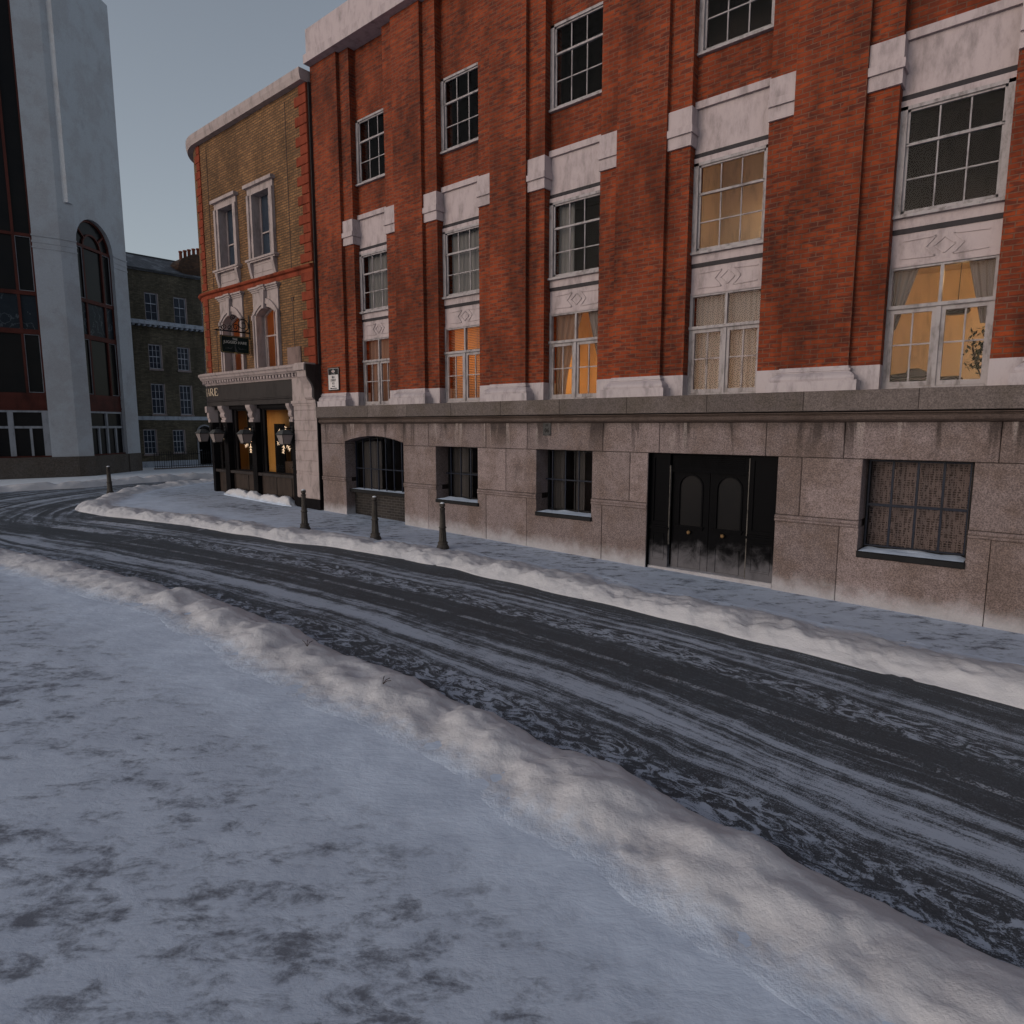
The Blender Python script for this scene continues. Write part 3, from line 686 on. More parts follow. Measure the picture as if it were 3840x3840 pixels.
def sash_window(x0, x1, z0, z1=None):
    z1 = z1 or z0 + 1.52; yf = 11.50; w = MB()
    w.box(x0, x0 + .09, yf - .03, yf + .06, z0, z1); w.box(x1 - .09, x1, yf - .03, yf + .06, z0, z1); w.box(x0, x1, yf - .03, yf + .06, z1 - .05, z1)
    w.box(x0 + .0, x1, yf - .005, yf + .06, z0, z0 + .03)
    a, b = x0 + .09, x1 - .09; H_ = (z1 - .05 - z0 - .03); zr = z0 + .03 + H_ * 2 / 3
    w.box(a, b, yf, yf + .05, zr - .02, zr + .02); w.box(a, b, yf + .0, yf + .04, zr + .02 + H_ / 3 - .05, z1 - .05)
    w.box(a, a + .035, yf + .02, yf + .05, z0 + .03, zr - .02); w.box(b - .035, b, yf + .02, yf + .05, z0 + .03, zr - .02); w.box(a, b, yf + .02, yf + .05, z0 + .03, z0 + .07)
    w.box(a, a + .035, yf, yf + .03, zr, z1 - .05); w.box(b - .035, b, yf, yf + .03, zr, z1 - .05)
    for k in (1, 2):
        x = a + .035 + (b - a - .07) * k / 3
        w.box(x - .01, x + .01, yf + .025, yf + .045, z0 + .07, zr - .02); w.box(x - .01, x + .01, yf + .008, yf + .028, zr + .02, z1 - .09)
    zz = z0 + .03 + H_ / 3; w.box(a + .035, b - .035, yf + .023, yf + .047, zz - .01, zz + .01)
    f = w.build('window', M['frame_paint'], OB)
    g = MB(); g.face([(a, yf + .035, z0 + .03), (b, yf + .035, z0 + .03), (b, yf + .035, z1 - .05), (a, yf + .035, z1 - .05)]); g.build('pane', M['glass'], f)
    s = MB(); s.box(x0 - .03 + .032, x1 - .002, 11.42, 11.58, z0 - .045, z0 - .002); s.build('sill', M['frame_paint'], f)
for i, (x0, x1) in enumerate(wins):
    low_window(x0, x1); spandrel(x0, x1, 5.21)
    m = MB(); m.box(x0, x1, 11.50, 11.60, 5.67, 5.74); m.build('dark_joint', M['dark_felt'], OB)
    m = MB(); m.box(x0, x1, 11.50, 11.60, 5.742, 5.885); m.build('fascia_panel', M['white_paint'], OB)
    sash_window(x0, x1, 5.93)
    m = MB(); m.box(x0, x1, 11.47, 11.6, 7.45, 7.53); m.build('window_head', M['white_paint'], OB)
    m = MB(); m.box(x0, x1, 11.50, 11.6, 7.61, 8.34); m.box(x0, x1, 11.44, 11.6, 8.34, 8.46); m.build('frieze_panel', M['white_paint'], OB)
    m = MB(); m.box(x0, x1, 11.49, 11.6, 7.53, 7.61); m.build('dark_joint', M['dark_felt'], OB)
    
    for za, zb in ((8.46, 9.2), (10.85, TOP)): m = MB(); m.box(x0, x1, 11.5, 11.62, za, zb); m.build('brick_infill', M['red_brick'], OB)
    sash_window(x0, x1, 9.25, 10.85)

# ---- ground floor openings
def bars(x0, x1, z0, z1, y, nv, zs, wd=.022, name='window_bars', parent=OB, arch=None):
    b = MB()
    for k in range(nv):
        x = x0 + (x1 - x0) * (k + .5) / nv if arch is None else x0 + (x1 - x0) * k / (nv - 1)
        zt = (arch(x) - .02) if arch else z1
        b.box(x - wd / 2, x + wd / 2, y - wd / 2, y + wd / 2, z0, zt)
    for z in zs: b.box(x0 - .0, x1 + .0, y - wd * .9, y + wd * .1, z - wd / 2, z + wd / 2)
    return b.build(name, M['iron_blue'], parent)
def dark_window(x0, x1, z0, z1, y, nx, nzr, name='window', fw_=.045):
    f = MB(); f.box(x0, x0 + fw_, y, y + .06, z0, z1); f.box(x1 - fw_, x1, y, y + .06, z0, z1); f.box(x0 + fw_, x1 - fw_, y, y + .06, z0, z0 + fw_); f.box(x0 + fw_, x1 - fw_, y, y + .06, z1 - fw_, z1)
    for k in range(1, nx): x = x0 + (x1 - x0) * k / nx; f.box(x - .012, x + .012, y + .01, y + .05, z0 + fw_, z1 - fw_)
    for k in range(1, nzr): z = z0 + (z1 - z0) * k / nzr; f.box(x0 + fw_, x1 - fw_, y + .012, y + .048, z - .012, z + .012)
    o = f.build(name, M['black_iron'], OB)
    g = MB(); g.face([(x0 + fw_, y + .03, z0 + fw_), (x1 - fw_, y + .03, z0 + fw_), (x1 - fw_, y + .03, z1 - fw_), (x0 + fw_, y + .03, z1 - fw_)]); g.build('pane', M['glass'], o)
    return o
def snow_sill(x0, x1, y0, y1, z, h=.03):
    b = MB(); k = 18; m = 4; P = {}
    for i in range(k + 1):
        for j in range(m + 1):
            x = x0 + (x1 - x0) * i / k; y = y0 + (y1 - y0) * j / m
            e = 0 if j == 0 or i in (0, k) else 1
            P[i, j] = (x, y, z + .002 + e * h * (.25 + .9 * abs(nz(x * 3.1, y * 9, 4.4))) * (.4 + j / m))
    for i in range(k):
        for j in range(m): b.face([P[i, j], P[i + 1, j], P[i + 1, j + 1], P[i, j + 1]], smooth=True)
    return b
def sill_slab(x0, x1, z0, z1):
    b = MB(); b.prism([(x0, z0), (x1, z0), (x1, z1), (x0, z1)], 11.05, 11.56, .01); s = b.build('sill', M['sill_black'], OB)
    return s
sB = sill_slab(-11.735, -10.30, .955, 1.035); sC = sill_slab(-8.60, -7.16, .90, .985); sE = sill_slab(-2.26, -.86, .81, .905); sF = sill_slab(.95, 2.35, .80, .895)
for (a, b, z, hh) in ((-11.72, -10.34, 1.035, .035), (-8.58, -7.19, .985, .030), (-2.24, -.88, .905, .045)):
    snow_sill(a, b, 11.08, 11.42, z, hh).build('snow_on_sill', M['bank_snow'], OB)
bars(-11.72, -10.36, 1.04, 2.32, 11.44, 4, (1.66,), .026); bars(-8.58, -7.20, .99, 2.32, 11.44, 4, (1.68,), .026)
def flat_bars(x0, x1, z0, z1, y):
    b = MB()
    for k in range(1, 4): x = x0 + (x1 - x0) * k / 4; b.box(x - .016, x + .016, y - .012, y + .012, z0, z1)
    b.box(x0, x1, y - .018, y - .0125, 1.595, 1.635)
    for k in range(1, 4): x = x0 + (x1 - x0) * k / 4; b.box(x - .019, x + .019, y - .022, y - .0185, 1.598, 1.632)
    b.box(x0, x0 + .02, y - .012, y + .012, z0, z1); b.box(x1 - .02, x1, y - .012, y + .012, z0, z1)
    b.box(x0 + .02, x1 - .02, y - .011, y + .011, z0, z0 + .02); b.box(x0 + .02, x1 - .02, y - .011, y + .011, z1 - .02, z1)
    return b.build('window_bars', M['iron_blue'], OB)
flat_bars(-2.22, -.90, .96, 2.31, 11.38); flat_bars(.99, 2.31, .96, 2.31, 11.38)
dark_window(-11.74, -10.34, 1.03, 2.34, 11.52, 2, 2); dark_window(-8.6, -7.18, .985, 2.34, 11.52, 2, 2); dark_window(-2.26, -.86, .905, 2.34, 11.5, 1, 1); dark_window(.95, 2.35, .9, 2.34, 11.5, 1, 1)
# rooms behind the ground floor windows
rm = MB()
for a, b in ((-15.6, -12.9), (-11.9, -10.2), (-8.8, -7.0), (-6.1, -3.4), (-2.4, -.7), (.8, 2.5)):
    rm.box(a, b, 12.9, 13.0, -.2, 2.8); rm.box(a - .1, a, 11.59, 13, -.2, 2.8); rm.box(b, b + .1, 11.59, 13, -.2, 2.8); rm.box(a, b, 11.59, 13, 2.6, 2.9); rm.box(a, b, 11.59, 13, -.2, .45)
rm.build('ground_floor_rooms', M['room_dark'], OB)
# wide arched window A: frame, bars, sill beam, dark brick panel
fA = MB(); yA = 11.50; pts = []
k = 16
for i in range(k):
    a = -15.46 + 2.5 * i / k; b = -15.46 + 2.5 * (i + 1) / k
    fA.prism([(a, arc_z(a) - .07), (b, arc_z(b) - .07), (b, arc_z(b) + .01), (a, arc_z(a) + .01)], yA, yA + .06)
fA.box(-15.46, -15.40, yA, yA + .06, 1.05, 2.34); fA.box(-13.02, -12.96, yA, yA + .06, 1.05, 2.34)
fAo = fA.build('window', M['black_iron'], OB)
g = MB(); g.face([(-15.40, yA + .02, 1.05), (-13.02, yA + .02, 1.05), (-13.02, yA + .02, 2.56), (-15.40, yA + .02, 2.56)]); g.build('pane', M['glass'], fAo)
s = MB(); s.box(-15.46, -12.94, 11.22, 11.56, .965, 1.05); s.build('sill', M['sill_black'], fAo)
bars(-15.38, -13.05, 1.05, 2.5, 11.42, 8, (1.64,), .028, arch=arc_z)
s = MB(); s.box(-15.46, -12.96, 11.40, 11.55, -.1, .965); s.build('brick_panel', M['dark_brick'], OB)
snow_sill(-15.44, -12.99, 11.26, 11.5, 1.05, .02).build('snow_on_sill', M['bank_snow'], OB)

# ---- black double door D
DY = 11.24
dk = MB()
dk.box(-5.92, -5.905, Y0 + .02, 11.55, gz(-4) - .1, 2.335); dk.build('door_reveal', M['black_gloss'], OB)
for a, b in ((-5.905, -5.52), (-4.02, -3.535)):
    dk = MB()  # side panels: upper field, ledge, lower panel
    dk.box(a, b, DY, DY + .05, -.1, 2.335)
    dk.box(a, a + .07, DY - .025, DY, .96, 2.33); dk.box(b - .07, b, DY - .025, DY, .96, 2.33); dk.box(a + .07, b - .07, DY - .025, DY, 2.24, 2.33); dk.box(a + .07, b - .07, DY - .025, DY, .96, 1.03)
    dk.box(a - .01, b + .012, DY - .075, DY - .026, .885, .925); dk.box(a, b, DY - .05, DY - .0255, .925, .96)
    dk.box(a, b, DY - .04, DY - .001, -.1, .885)
    for z in (.80, .77, .32, .29): dk.box(a + .08, b - .08, DY - .052, DY - .041, z - .008, z + .008)
    for x in (a + .08, b - .08): dk.box(x - .008, x + .008, DY - .052, DY - .041, .33, .76)
    dk.build('side_panel', M['door_black'], OB)
c = MB(); c.box(-5.518, -5.506, DY - .03, DY + .02, .6, 2.1); c.build('chipped_jamb', M['chip_cream'], OB); c = MB(); c.box(-4.040, -4.026, DY - .03, DY + .02, .16, 2.28); c.build('chipped_jamb', M['chip_cream'], OB)
hd = MB(); hd.box(-5.50, -4.045, 11.28, 11.36, 1.99, 2.335); hd.box(-5.49, -4.05, 11.25, 11.279, 1.985, 2.03)
for k in range(6): z = 2.09 + .034 * k; hd.prism([(-5.40, z), (-4.14, z), (-4.14, z + .012), (-5.40, z + .012)], 11.262, 11.279)
hd.build('louvred_transom', M['black_gloss'], OB)
for side, (a, b) in enumerate(((-5.495, -4.775), (-4.765, -4.05))):
    d = MB(); y = 11.31; xm = (a + b) / 2; hw = .215
    zsp, r = 1.71, hw
    d.box(a, xm - hw, y, y + .05, .0, 1.985); d.box(xm + hw, b, y, y + .05, .0, 1.985); d.box(xm - hw, xm + hw, y, y + .05, 0.0, .98)
    k = 12
    for i in range(k):
        t0 = math.pi * i / k; t1 = math.pi * (i + 1) / k
        p0 = (xm + r * math.cos(t0), zsp + r * math.sin(t0)); p1 = (xm + r * math.cos(t1), zsp + r * math.sin(t1))
        d.prism([(p0[0], p0[1]), (p0[0], 1.985), (p1[0], 1.985), (p1[0], p1[1])], y, y + .05)
        q0 = (xm + (r + .03) * math.cos(t0), zsp + (r + .03) * math.sin(t0)); q1 = (xm + (r + .03) * math.cos(t1), zsp + (r + .03) * math.sin(t1))
        d.prism([p0, q0, q1, p1], y - .018, y - .001)
    for x in (xm - hw - .015, xm + hw + .015): d.box(x - .015, x + .015, y - .018, y - .001, .98, zsp)
    d.box(xm - hw - .06, xm + hw + .06, y - .045, y - .019, .955, .985); d.box(xm - hw - .04, xm + hw + .04, y - .03, y - .001, .92, .954)
    for z in (.62, .17): d.box(xm - .22, xm + .22, y - .014, y - .001, z - .009, z + .009)
    for x in (xm - .22, xm + .22): d.box(x - .009, x + .009, y - .014, y - .001, .18, .61)
    do = d.build('door', M['door_black'], OB)
    gg = MB(); gg.box(xm - hw, xm + hw, y + .02, y + .03, .98, 1.97); gg.build('arched_glass', M['dark_glass'], do)
    kx = -5.13 if side == 0 else -4.48
    kn = MB(); prof = [(.0, 0), (.018, .0), (.014, .02), (.012, .035), (.030, .045), (.036, .062), (.028, .078), (.0, .084)]
    ring = []
    for (rr, hh) in prof: ring.append([(kx + rr * math.cos(2 * math.pi * q / 14), y - hh, .865 + rr * math.sin(2 * math.pi * q / 14)) for q in range(14)])
    for A, B in zip(ring, ring[1:]):
        for q in range(14): kn.face([A[q], A[(q + 1) % 14], B[(q + 1) % 14], B[q]], smooth=True)
    kn.build('door_knob', M['brass'], do)
st = MB(); st.prism([(-5.915, -.2), (-3.54, -.2), (-3.54, .155), (-5.915, .16)], 11.16, 11.5, .01); st.build('doorstep', M['granite'], OB)

# ---- curtains, blinds and what shows in the rooms
def drape(x0, x1, z0, z1, y, mat, amp=.02, freq=55, edge=None, name='curtain'):
    """pleated cloth; edge(t) gives the free edge x at height t (0 bottom, 1 top)"""
    b = MB(); n = max(12, int((x1 - x0) * 60)); m = 10; P = {}
    for j in range(m + 1):
        t = j / m; xa, xb = edge(t) if edge else (x0, x1)
        for i in range(n + 1):
            u = i / n; x = xa + (xb - xa) * u
            P[i, j] = (x, y + amp * math.sin(u * (x1 - x0) * freq + 2 * nz(u * 6, y + x0)) + .01 * nz(x * 9, t * 2), z0 + (z1 - z0) * t)
    for i in range(n):
        for j in range(m): b.face([P[i, j], P[i + 1, j], P[i + 1, j + 1], P[i, j + 1]], smooth=True)
    return b.build(name, M[mat])
W = wins
tag(drape(W[0][0] + .04, W[0][1], 3.42, 5.2, 11.70, 'curtain_pink', .02, 40, name='curtain'), 'drawn pinkish curtain in the first floor window nearest the street name plate', 'curtain', 'curtains in the office windows')
# venetian blind in the second window
vb = MB()
for k in range(44):
    z = 3.46 + k * .040
    vb.face([(W[1][0] + .05, 11.66, z), (W[1][1] - .05, 11.66, z), (W[1][1] - .05, 11.69, z + .022), (W[1][0] + .05, 11.69, z + .022)])
bl = vb.build('venetian_blind', M['blind']); tag(bl, 'lowered venetian blind glowing orange in the second first floor window', 'blind')
cr = MB(); xm = W[1][0] + .95
cr.box(xm, xm + .004, 11.65, 11.654, 3.5, 5.2); cr.box(xm - .4, xm - .396, 11.65, 11.654, 3.5, 5.2); cr.build('blind_cord', M['frame_paint'], bl)
tag(drape(W[2][0] + .04, W[2][0] + .62, 3.42, 5.2, 11.70, 'curtain_pink', .02, 40, edge=lambda t: (W[2][0] + .04, W[2][0] + .30 + .45 * t ** 1.5)), 'left curtain parted across the orange lit window right of the blind window', 'curtain', 'curtains in the office windows')
tag(drape(W[2][1] - .5, W[2][1], 3.42, 5.2, 11.70, 'curtain_pale', .02, 40, edge=lambda t: (W[2][1] - .05 - .45 * t, W[2][1])), 'pale right curtain in the orange lit window right of the blind window', 'curtain', 'curtains in the office windows')
tag(drape(W[3][0] + .05, W[3][1] - .12, 3.42, 5.2, 11.68, 'net_grey', .016, 62), 'full grey net curtain behind the window over the black door', 'curtain', 'curtains in the office windows')
tag(drape(W[4][0] + .04, W[4][0] + .5, 4.3, 5.2, 11.68, 'curtain_pale', .018, 45, edge=lambda t: (W[4][0] + .03, W[4][0] + .10 + .26 * t)), 'grey curtain drawn back at the left of the brightly lit room with the plant', 'curtain', 'curtains in the office windows')
tag(drape(W[4][1] - .5, W[4][1], 4.3, 5.2, 11.68, 'curtain_pale', .018, 45, edge=lambda t: (W[4][1] - .18 - .20 * t, W[4][1] - .02)), 'grey curtain drawn back at the right of the brightly lit room with the plant', 'curtain', 'curtains in the office windows')
for i in (0, 1): tag(drape(W[i][0] + .12, W[i][1] - .1, 5.96, 7.42, 11.68, 'net_grey', .016, 50), ['grey net curtain in the upper window beside the pub, above the pink curtained one', 'grey net curtain in the upper window directly above the venetian blind'][i], 'curtain', 'curtains in the office windows')
tag(drape(W[2][0] + .12, W[2][0] + .5, 5.96, 7.42, 11.68, 'net_grey', .02, 50), 'grey net curtain at the left of the third upper window', 'curtain', 'curtains in the office windows')
for i, (a, b, z0) in enumerate(((-11.72, -11.05, 1.0), (-8.58, -8.25, .95), (-7.95, -7.72, .95), (-15.4, -14.55, 1.05))):
    tag(drape(a, b, z0, 2.4, 11.66, 'drab_cloth', .016, 40), ['dull curtain at the left of the small barred window beside the arched one', 'dull curtain at the left of the barred window left of the black door', 'narrow brown curtain hanging mid way across the barred window left of the black door', 'dull curtain behind the bars of the wide arched window'][i], 'curtain', 'curtains in the office windows')
b = MB(); b.face([(-2.22, 11.60, .92), (-.9, 11.60, .92), (-.9, 11.60, 2.32), (-2.22, 11.60, 2.32)]); tag(b.build('lace_curtain', M['lace']), 'brown lace curtain full of small holes behind the rightmost barred window', 'curtain')
b = MB(); b.prism([(-10.75, 1.05), (-10.42, 1.05), (-10.42, 1.17), (-10.62, 1.20), (-10.76, 1.15)], 11.8, 12.1, .01); tag(b.build('storage_box', M['red_paint']), 'red box on the ledge inside the small barred window', 'box')
b = MB(); b.prism([(-7.42, 1.05), (-7.2, 1.05), (-7.2, 1.5), (-7.3, 1.52), (-7.42, 1.3)], 11.9, 12.2, .01); tag(b.build('chair_back', M['red_paint']), 'red chair back at the right inside the barred window left of the black door', 'chair')
# room boxes; some lamps are added in place of sunset reflected in the panes
def room(x0, x1, z0, z1, y1, mat, power, colr, lz, ly, name='glow_room', lx=None):
    r = MB(); y0 = 11.60
    r.face([(x0, y1, z0), (x1, y1, z0), (x1, y1, z1), (x0, y1, z1)]); r.face([(x0, y0, z1), (x1, y0, z1), (x1, y1, z1), (x0, y1, z1)]); r.face([(x0, y0, z0), (x1, y0, z0), (x1, y1, z0), (x0, y1, z0)])
    r.face([(x0, y0, z0), (x0, y1, z0), (x0, y1, z1), (x0, y0, z1)]); r.face([(x1, y0, z0), (x1, y1, z0), (x1, y1, z1), (x1, y0, z1)])
    o = r.build(name, M[mat], OB)
    l = bpy.data.lights.new('window_glow_lamp', 'POINT'); l.energy = power; l.color = colr; l.shadow_soft_size = .18
    lo = bpy.data.objects.new('window_glow_lamp', l); col.objects.link(lo); lo.parent = OB; lo.location = Vector((lx if lx is not None else (x0 + x1) / 2, ly, lz)) - OFF[OB.name]
    return o
room(-2.9, -.2, 3.3, 5.65, 14.6, 'room_wall', 25.0, (1.0, .58, .22), 5.15, 12.7, lx=-1.3)
room(-5.75, -3.65, 3.3, 5.65, 13.6, 'peach_wall', 24, (1.0, .50, .16), 3.6, 12.9)  # added lamp imitates the sunset reflected low in this window
room(-8.95, -6.9, 3.3, 5.65, 13.6, 'peach_wall', 30, (1.0, .55, .18), 4.0, 12.7)
room(-12.2, -10.1, 3.3, 5.65, 13.6, 'peach_wall', 30, (1.0, .46, .18), 4.5, 12.7)  # added lamp imitates sunset clouds reflected in the blind window
room(-15.4, -13.3, 3.3, 5.65, 13.6, 'peach_wall', 26, (1.0, .46, .18), 4.5, 12.7)  # added lamp imitates sunset clouds reflected in this pane
room(-5.75, -3.65, 5.87, 8.4, 13.6, 'room_wall', 3.5, (1.0, .55, .28), 7.0, 12.9)
# contents of the bright room
pl = thing('pendant_lamp', (-1.32, 12.1, 5.65), 'small flat shaded pendant lamp hanging in the brightly lit room', 'lamp')
b = MB(); b.tube([(-1.32, 12.1, 5.64), (-1.33, 12.1, 4.68)], .006, 6); b.build('flex', M['black_iron'], pl)
b = MB(); b.lathe((-1.33, 12.1, 4.52), [(.0, .0), (.15, 0), (.17, .03), (.15, .12), (.03, .16), (.0, .165)], 20); b.build('lamp_shade', M['dark_wood'], pl)
pt = thing('potted_plant', (-.93, 12.0, 3.35), 'bushy dark leaved plant standing inside the brightly lit room', 'plant')
b = MB(); b.lathe((-.93, 12.0, 3.30), [(0, 0), (.10, 0), (.14, .22), (.12, .22), (0, .2)], 16); b.build('pot', M['dark_wood'], pt)
b = MB()
for k in range(520):
    u = random.gauss(0, 1); v_ = random.gauss(0, 1); w_ = random.gauss(0, 1); q = Vector((u, v_, w_)).normalized() * random.random() ** .45
    cx = -.93 + q.x * .27 + .05 * math.sin(q.z * 5); cy = 12.0 + q.y * .22; cz = 3.93 + q.z * .36
    if nz(cx * 6, cy * 6, cz * 6) < -.12: continue
    a = Vector((random.gauss(0, 1), random.gauss(0, 1), random.gauss(0, 1))).normalized(); c_ = a.cross(Vector((0, 0, 1))).normalized(); s_ = .035 + .03 * random.random()
    o_ = Vector((cx, cy, cz)); b.face([o_, o_ + a * s_ + c_ * s_ * .45, o_ + a * s_ * 2, o_ + a * s_ - c_ * s_ * .45])
b.build('foliage', M['leaf'], pt)
b = MB()
for k in range(5): b.tube([(-.93, 12, 3.5), (-.93 + .12 * math.cos(k * 1.3), 12 + .1 * math.sin(k * 1.3), 3.75), (-.93 + .2 * math.cos(k * 1.3), 12 + .15 * math.sin(k * 1.3), 4.0)], .008, 5)
b.build('stem', M['dark_wood'], pt)
tb = thing('desk', (-1.8, 12.4, 3.3), 'dark desk with a boxy machine on it inside the brightly lit room', 'desk')
b = MB(); b.box(-2.3, -1.25, 12.2, 12.8, 3.56, 3.60)
for x in (-2.25, -1.3): b.box(x, x + .05, 12.22, 12.27, 3.3, 3.56)
b.build('desk_top', M['dark_wood'], tb)
b = MB(); b.prism([(-2.25, 3.62), (-1.55, 3.62), (-1.55, 3.66), (-1.7, 3.70), (-1.8, 3.75), (-1.95, 3.75), (-1.98, 3.69), (-2.25, 3.66)], 12.3, 12.6, .01); tag(b.build('desk_machine', M['dark_wood']), 'low dark machine on the desk in the brightly lit room', 'machine')

# ---- number plate on the granite, street name plate
hp = thing('wall_plate', (-8.31, Y0, 2.63), 'small dark metal plate with 06 just under the granite moulding', 'plate')
b = MB(); b.box(-8.41, -8.21, Y0 - .02, Y0, 2.63, 2.895); b.build('plate', M['steel_plate'], hp)
def text(s, size, mat, parent, origin, xdir, name='lettering', depth=.002, align='CENTER', bold=.0, sx=1.0):
    """text laid in the plane of xdir and +Z"""
    cu = bpy.data.curves.new(name, 'FONT'); cu.body = s; cu.size = size; cu.align_x = align; cu.align_y = 'CENTER'; cu.extrude = depth; cu.offset = bold; cu.resolution_u = 3
    tmp = bpy.data.objects.new(name, cu); col.objects.link(tmp)
    dg = bpy.context.evaluated_depsgraph_get(); me = bpy.data.meshes.new_from_object(tmp.evaluated_get(dg))
    col.objects.unlink(tmp); bpy.data.objects.remove(tmp); 
    x = Vector(xdir).normalized(); z = Vector((0, 0, 1)); nrm = x.cross(z)
    off = OFF.get(parent.name, Vector((0, 0, 0))) if parent else Vector((0, 0, 0))
    for v in me.vertices:
        c = v.co.copy(); v.co = Vector(origin) + x * c.x * sx + z * c.y + nrm * c.z - off
    me.materials.append(M[mat]); o = bpy.data.objects.new(name, me); col.objects.link(o)
    if parent: o.parent = parent
    OFF[o.name] = off; return o
text('06', .12, 'plate_digits', hp, (-8.31, Y0 - .022, 2.735), (1, 0, 0), bold=.004)
text('FP', .07, 'plate_digits', hp, (-8.31, Y0 - .022, 2.84), (1, 0, 0), bold=.002)
b = MB()
for x in (-8.385, -8.235): b = MB(); b.box(x - .008, x + .008, Y0 - .026, Y0 - .02, 2.645, 2.661); b.build('screw', M['plate_digits'], hp)
ss_ = thing('street_sign', (-15.98, 11.2, 3.84), 'white street name plate reading SILK STREET with black crest panel on red brick', 'sign')
b = MB(); b.box(-16.24, -15.72, 11.165, 11.2, 3.835, 4.475); b.build('plate', M['sign_black'], ss_)
b = MB(); b.box(-16.215, -15.745, 11.158, 11.165, 3.86, 4.275); b.build('white_panel', M['sign_white'], ss_)
b = MB(); b.box(-16.225, -15.735, 11.160, 11.1649, 4.445, 4.452); b.box(-16.225, -16.218, 11.160, 11.1649, 4.276, 4.445); b.box(-15.742, -15.735, 11.160, 11.1649, 4.276, 4.445); b.build('border', M['sign_white'], ss_)
for t_, z, s_ in (('SILK', 4.205, .085), ('STREET', 4.115, .085), ('EC2', 4.03, .075), ('formerly', 3.955, .042), ('Whitecross Street', 3.895, .048)):
    text(t_, s_, 'sign_black', ss_, (-15.98, 11.156, z), (1, 0, 0), bold=.0012, sx=.9)
b = MB(); b.prism([(-16.01, 4.40), (-15.95, 4.40), (-15.95, 4.35), (-15.98, 4.32), (-16.01, 4.35)], 11.158, 11.1645)
for sg in (-1, 1): b.prism([(-15.98 + sg * .04, 4.33), (-15.98 + sg * .075, 4.37), (-15.98 + sg * .06, 4.40), (-15.98 + sg * .045, 4.375)], 11.160, 11.1645)
b.prism([(-16.0, 4.41), (-15.96, 4.41), (-15.98, 4.43)], 11.160, 11.1645); b.build('crest', M['sign_white'], ss_)
b = MB(); b.box(-15.984, -15.976, 11.155, 11.1575, 4.33, 4.40); b.box(-16.008, -15.952, 11.155, 11.1574, 4.366, 4.374); b.build('crest_cross', M['red_paint'], ss_)
text('CITY OF LONDON', .02, 'sign_white', ss_, (-15.98, 11.162, 4.295), (1, 0, 0), depth=.001)

# ================================================================== pub
PB = thing('corner_pub', (-20, 11.3, gz(-20)), 'yellow brick corner pub with dark shopfront, rounded corner and red quoins', 'building')
def ppath(off=0.0, x0=-16.65, arc=14, end=22.0):
    """plan of the pub front at an outward offset, travelling -X and round the corner"""
    cx, cy, r = -23.05, 13.09, 2.0 + off
    pts = [(x0, 11.09 - off), (cx, 11.09 - off)]
    for i in range(1, arc + 1):
        t = R(270 - 90 * i / arc); pts.append((cx + r * math.cos(t), cy + r * math.sin(t)))
    pts.append((cx - r, end)); return pts
BASEP = ppath()
def parc(s):
    """point and outward normal on the pub front at distance s past the start of the corner (s<0 on the flat)"""
    if s <= 0: return Vector((-23.05 - s, 11.09)), Vector((0, -1))
    t = R(270) - s / 2.0; return Vector((-23.05 + 2 * math.cos(t), 13.09 + 2 * math.sin(t))), Vector((math.cos(t), math.sin(t)))
ZP0, ZP1 = 4.55, 12.2
wl = MB()
holes = [(-21.98, -20.82, 4.60, 6.52), (-19.80, -18.66, 4.60, 6.52), (-21.90, -20.95, 8.0, 9.9), (-19.75, -18.75, 8.0, 9.9)]
xc = sorted({-23.05, -16.66} | {h[0] for h in holes} | {h[1] for h in holes}); zc = sorted({ZP0, ZP1} | {h[2] for h in holes} | {h[3] for h in holes})
for a, b in zip(xc, xc[1:]):
    for c, d in zip(zc, zc[1:]):
        if any(h[0] < (a + b) / 2 < h[1] and h[2] < (c + d) / 2 < h[3] for h in holes): continue
        wl.face([(a, 11.09, c), (b, 11.09, c), (b, 11.09, d), (a, 11.09, d)])
pts = ppath()[1:]
u0 = 0
for p, q in zip(pts, pts[1:]): wl.face([(q[0], q[1], ZP0), (p[0], p[1], ZP0), (p[0], p[1], ZP1), (q[0], q[1], ZP1)])
wl.face([(-16.66, 11.09, ZP0), (-16.66, 11.5, ZP0), (-16.66, 11.5, ZP1), (-16.66, 11.09, ZP1)])
wl.build('wall', M['yellow_brick'], PB)
for i in range(0): pass
rf = MB(); rf.sweep([(.0, 12.2), (.18, 12.2), (.22, 12.35), (.22, 12.5), (-.3, 12.5), (-.3, 12.2)], BASEP); rf.build('roof_cornice', M['cream_paint'], PB)
rf = MB(); rf.face([(p[0], p[1], 12.45) for p in ppath(-.05)] + [(-16.7, 22, 12.45)]); rf.build('roof', M['lead_grey'], PB)
# red string course
s = MB(); s.sweep([(-.02, 7.18), (.02, 7.18), (.03, 7.24), (.03, 7.30), (.10, 7.33), (.12, 7.37), (.12, 7.40), (.05, 7.42), (-.02, 7.42)], BASEP); s.build('string_course', M['string_red'], PB)
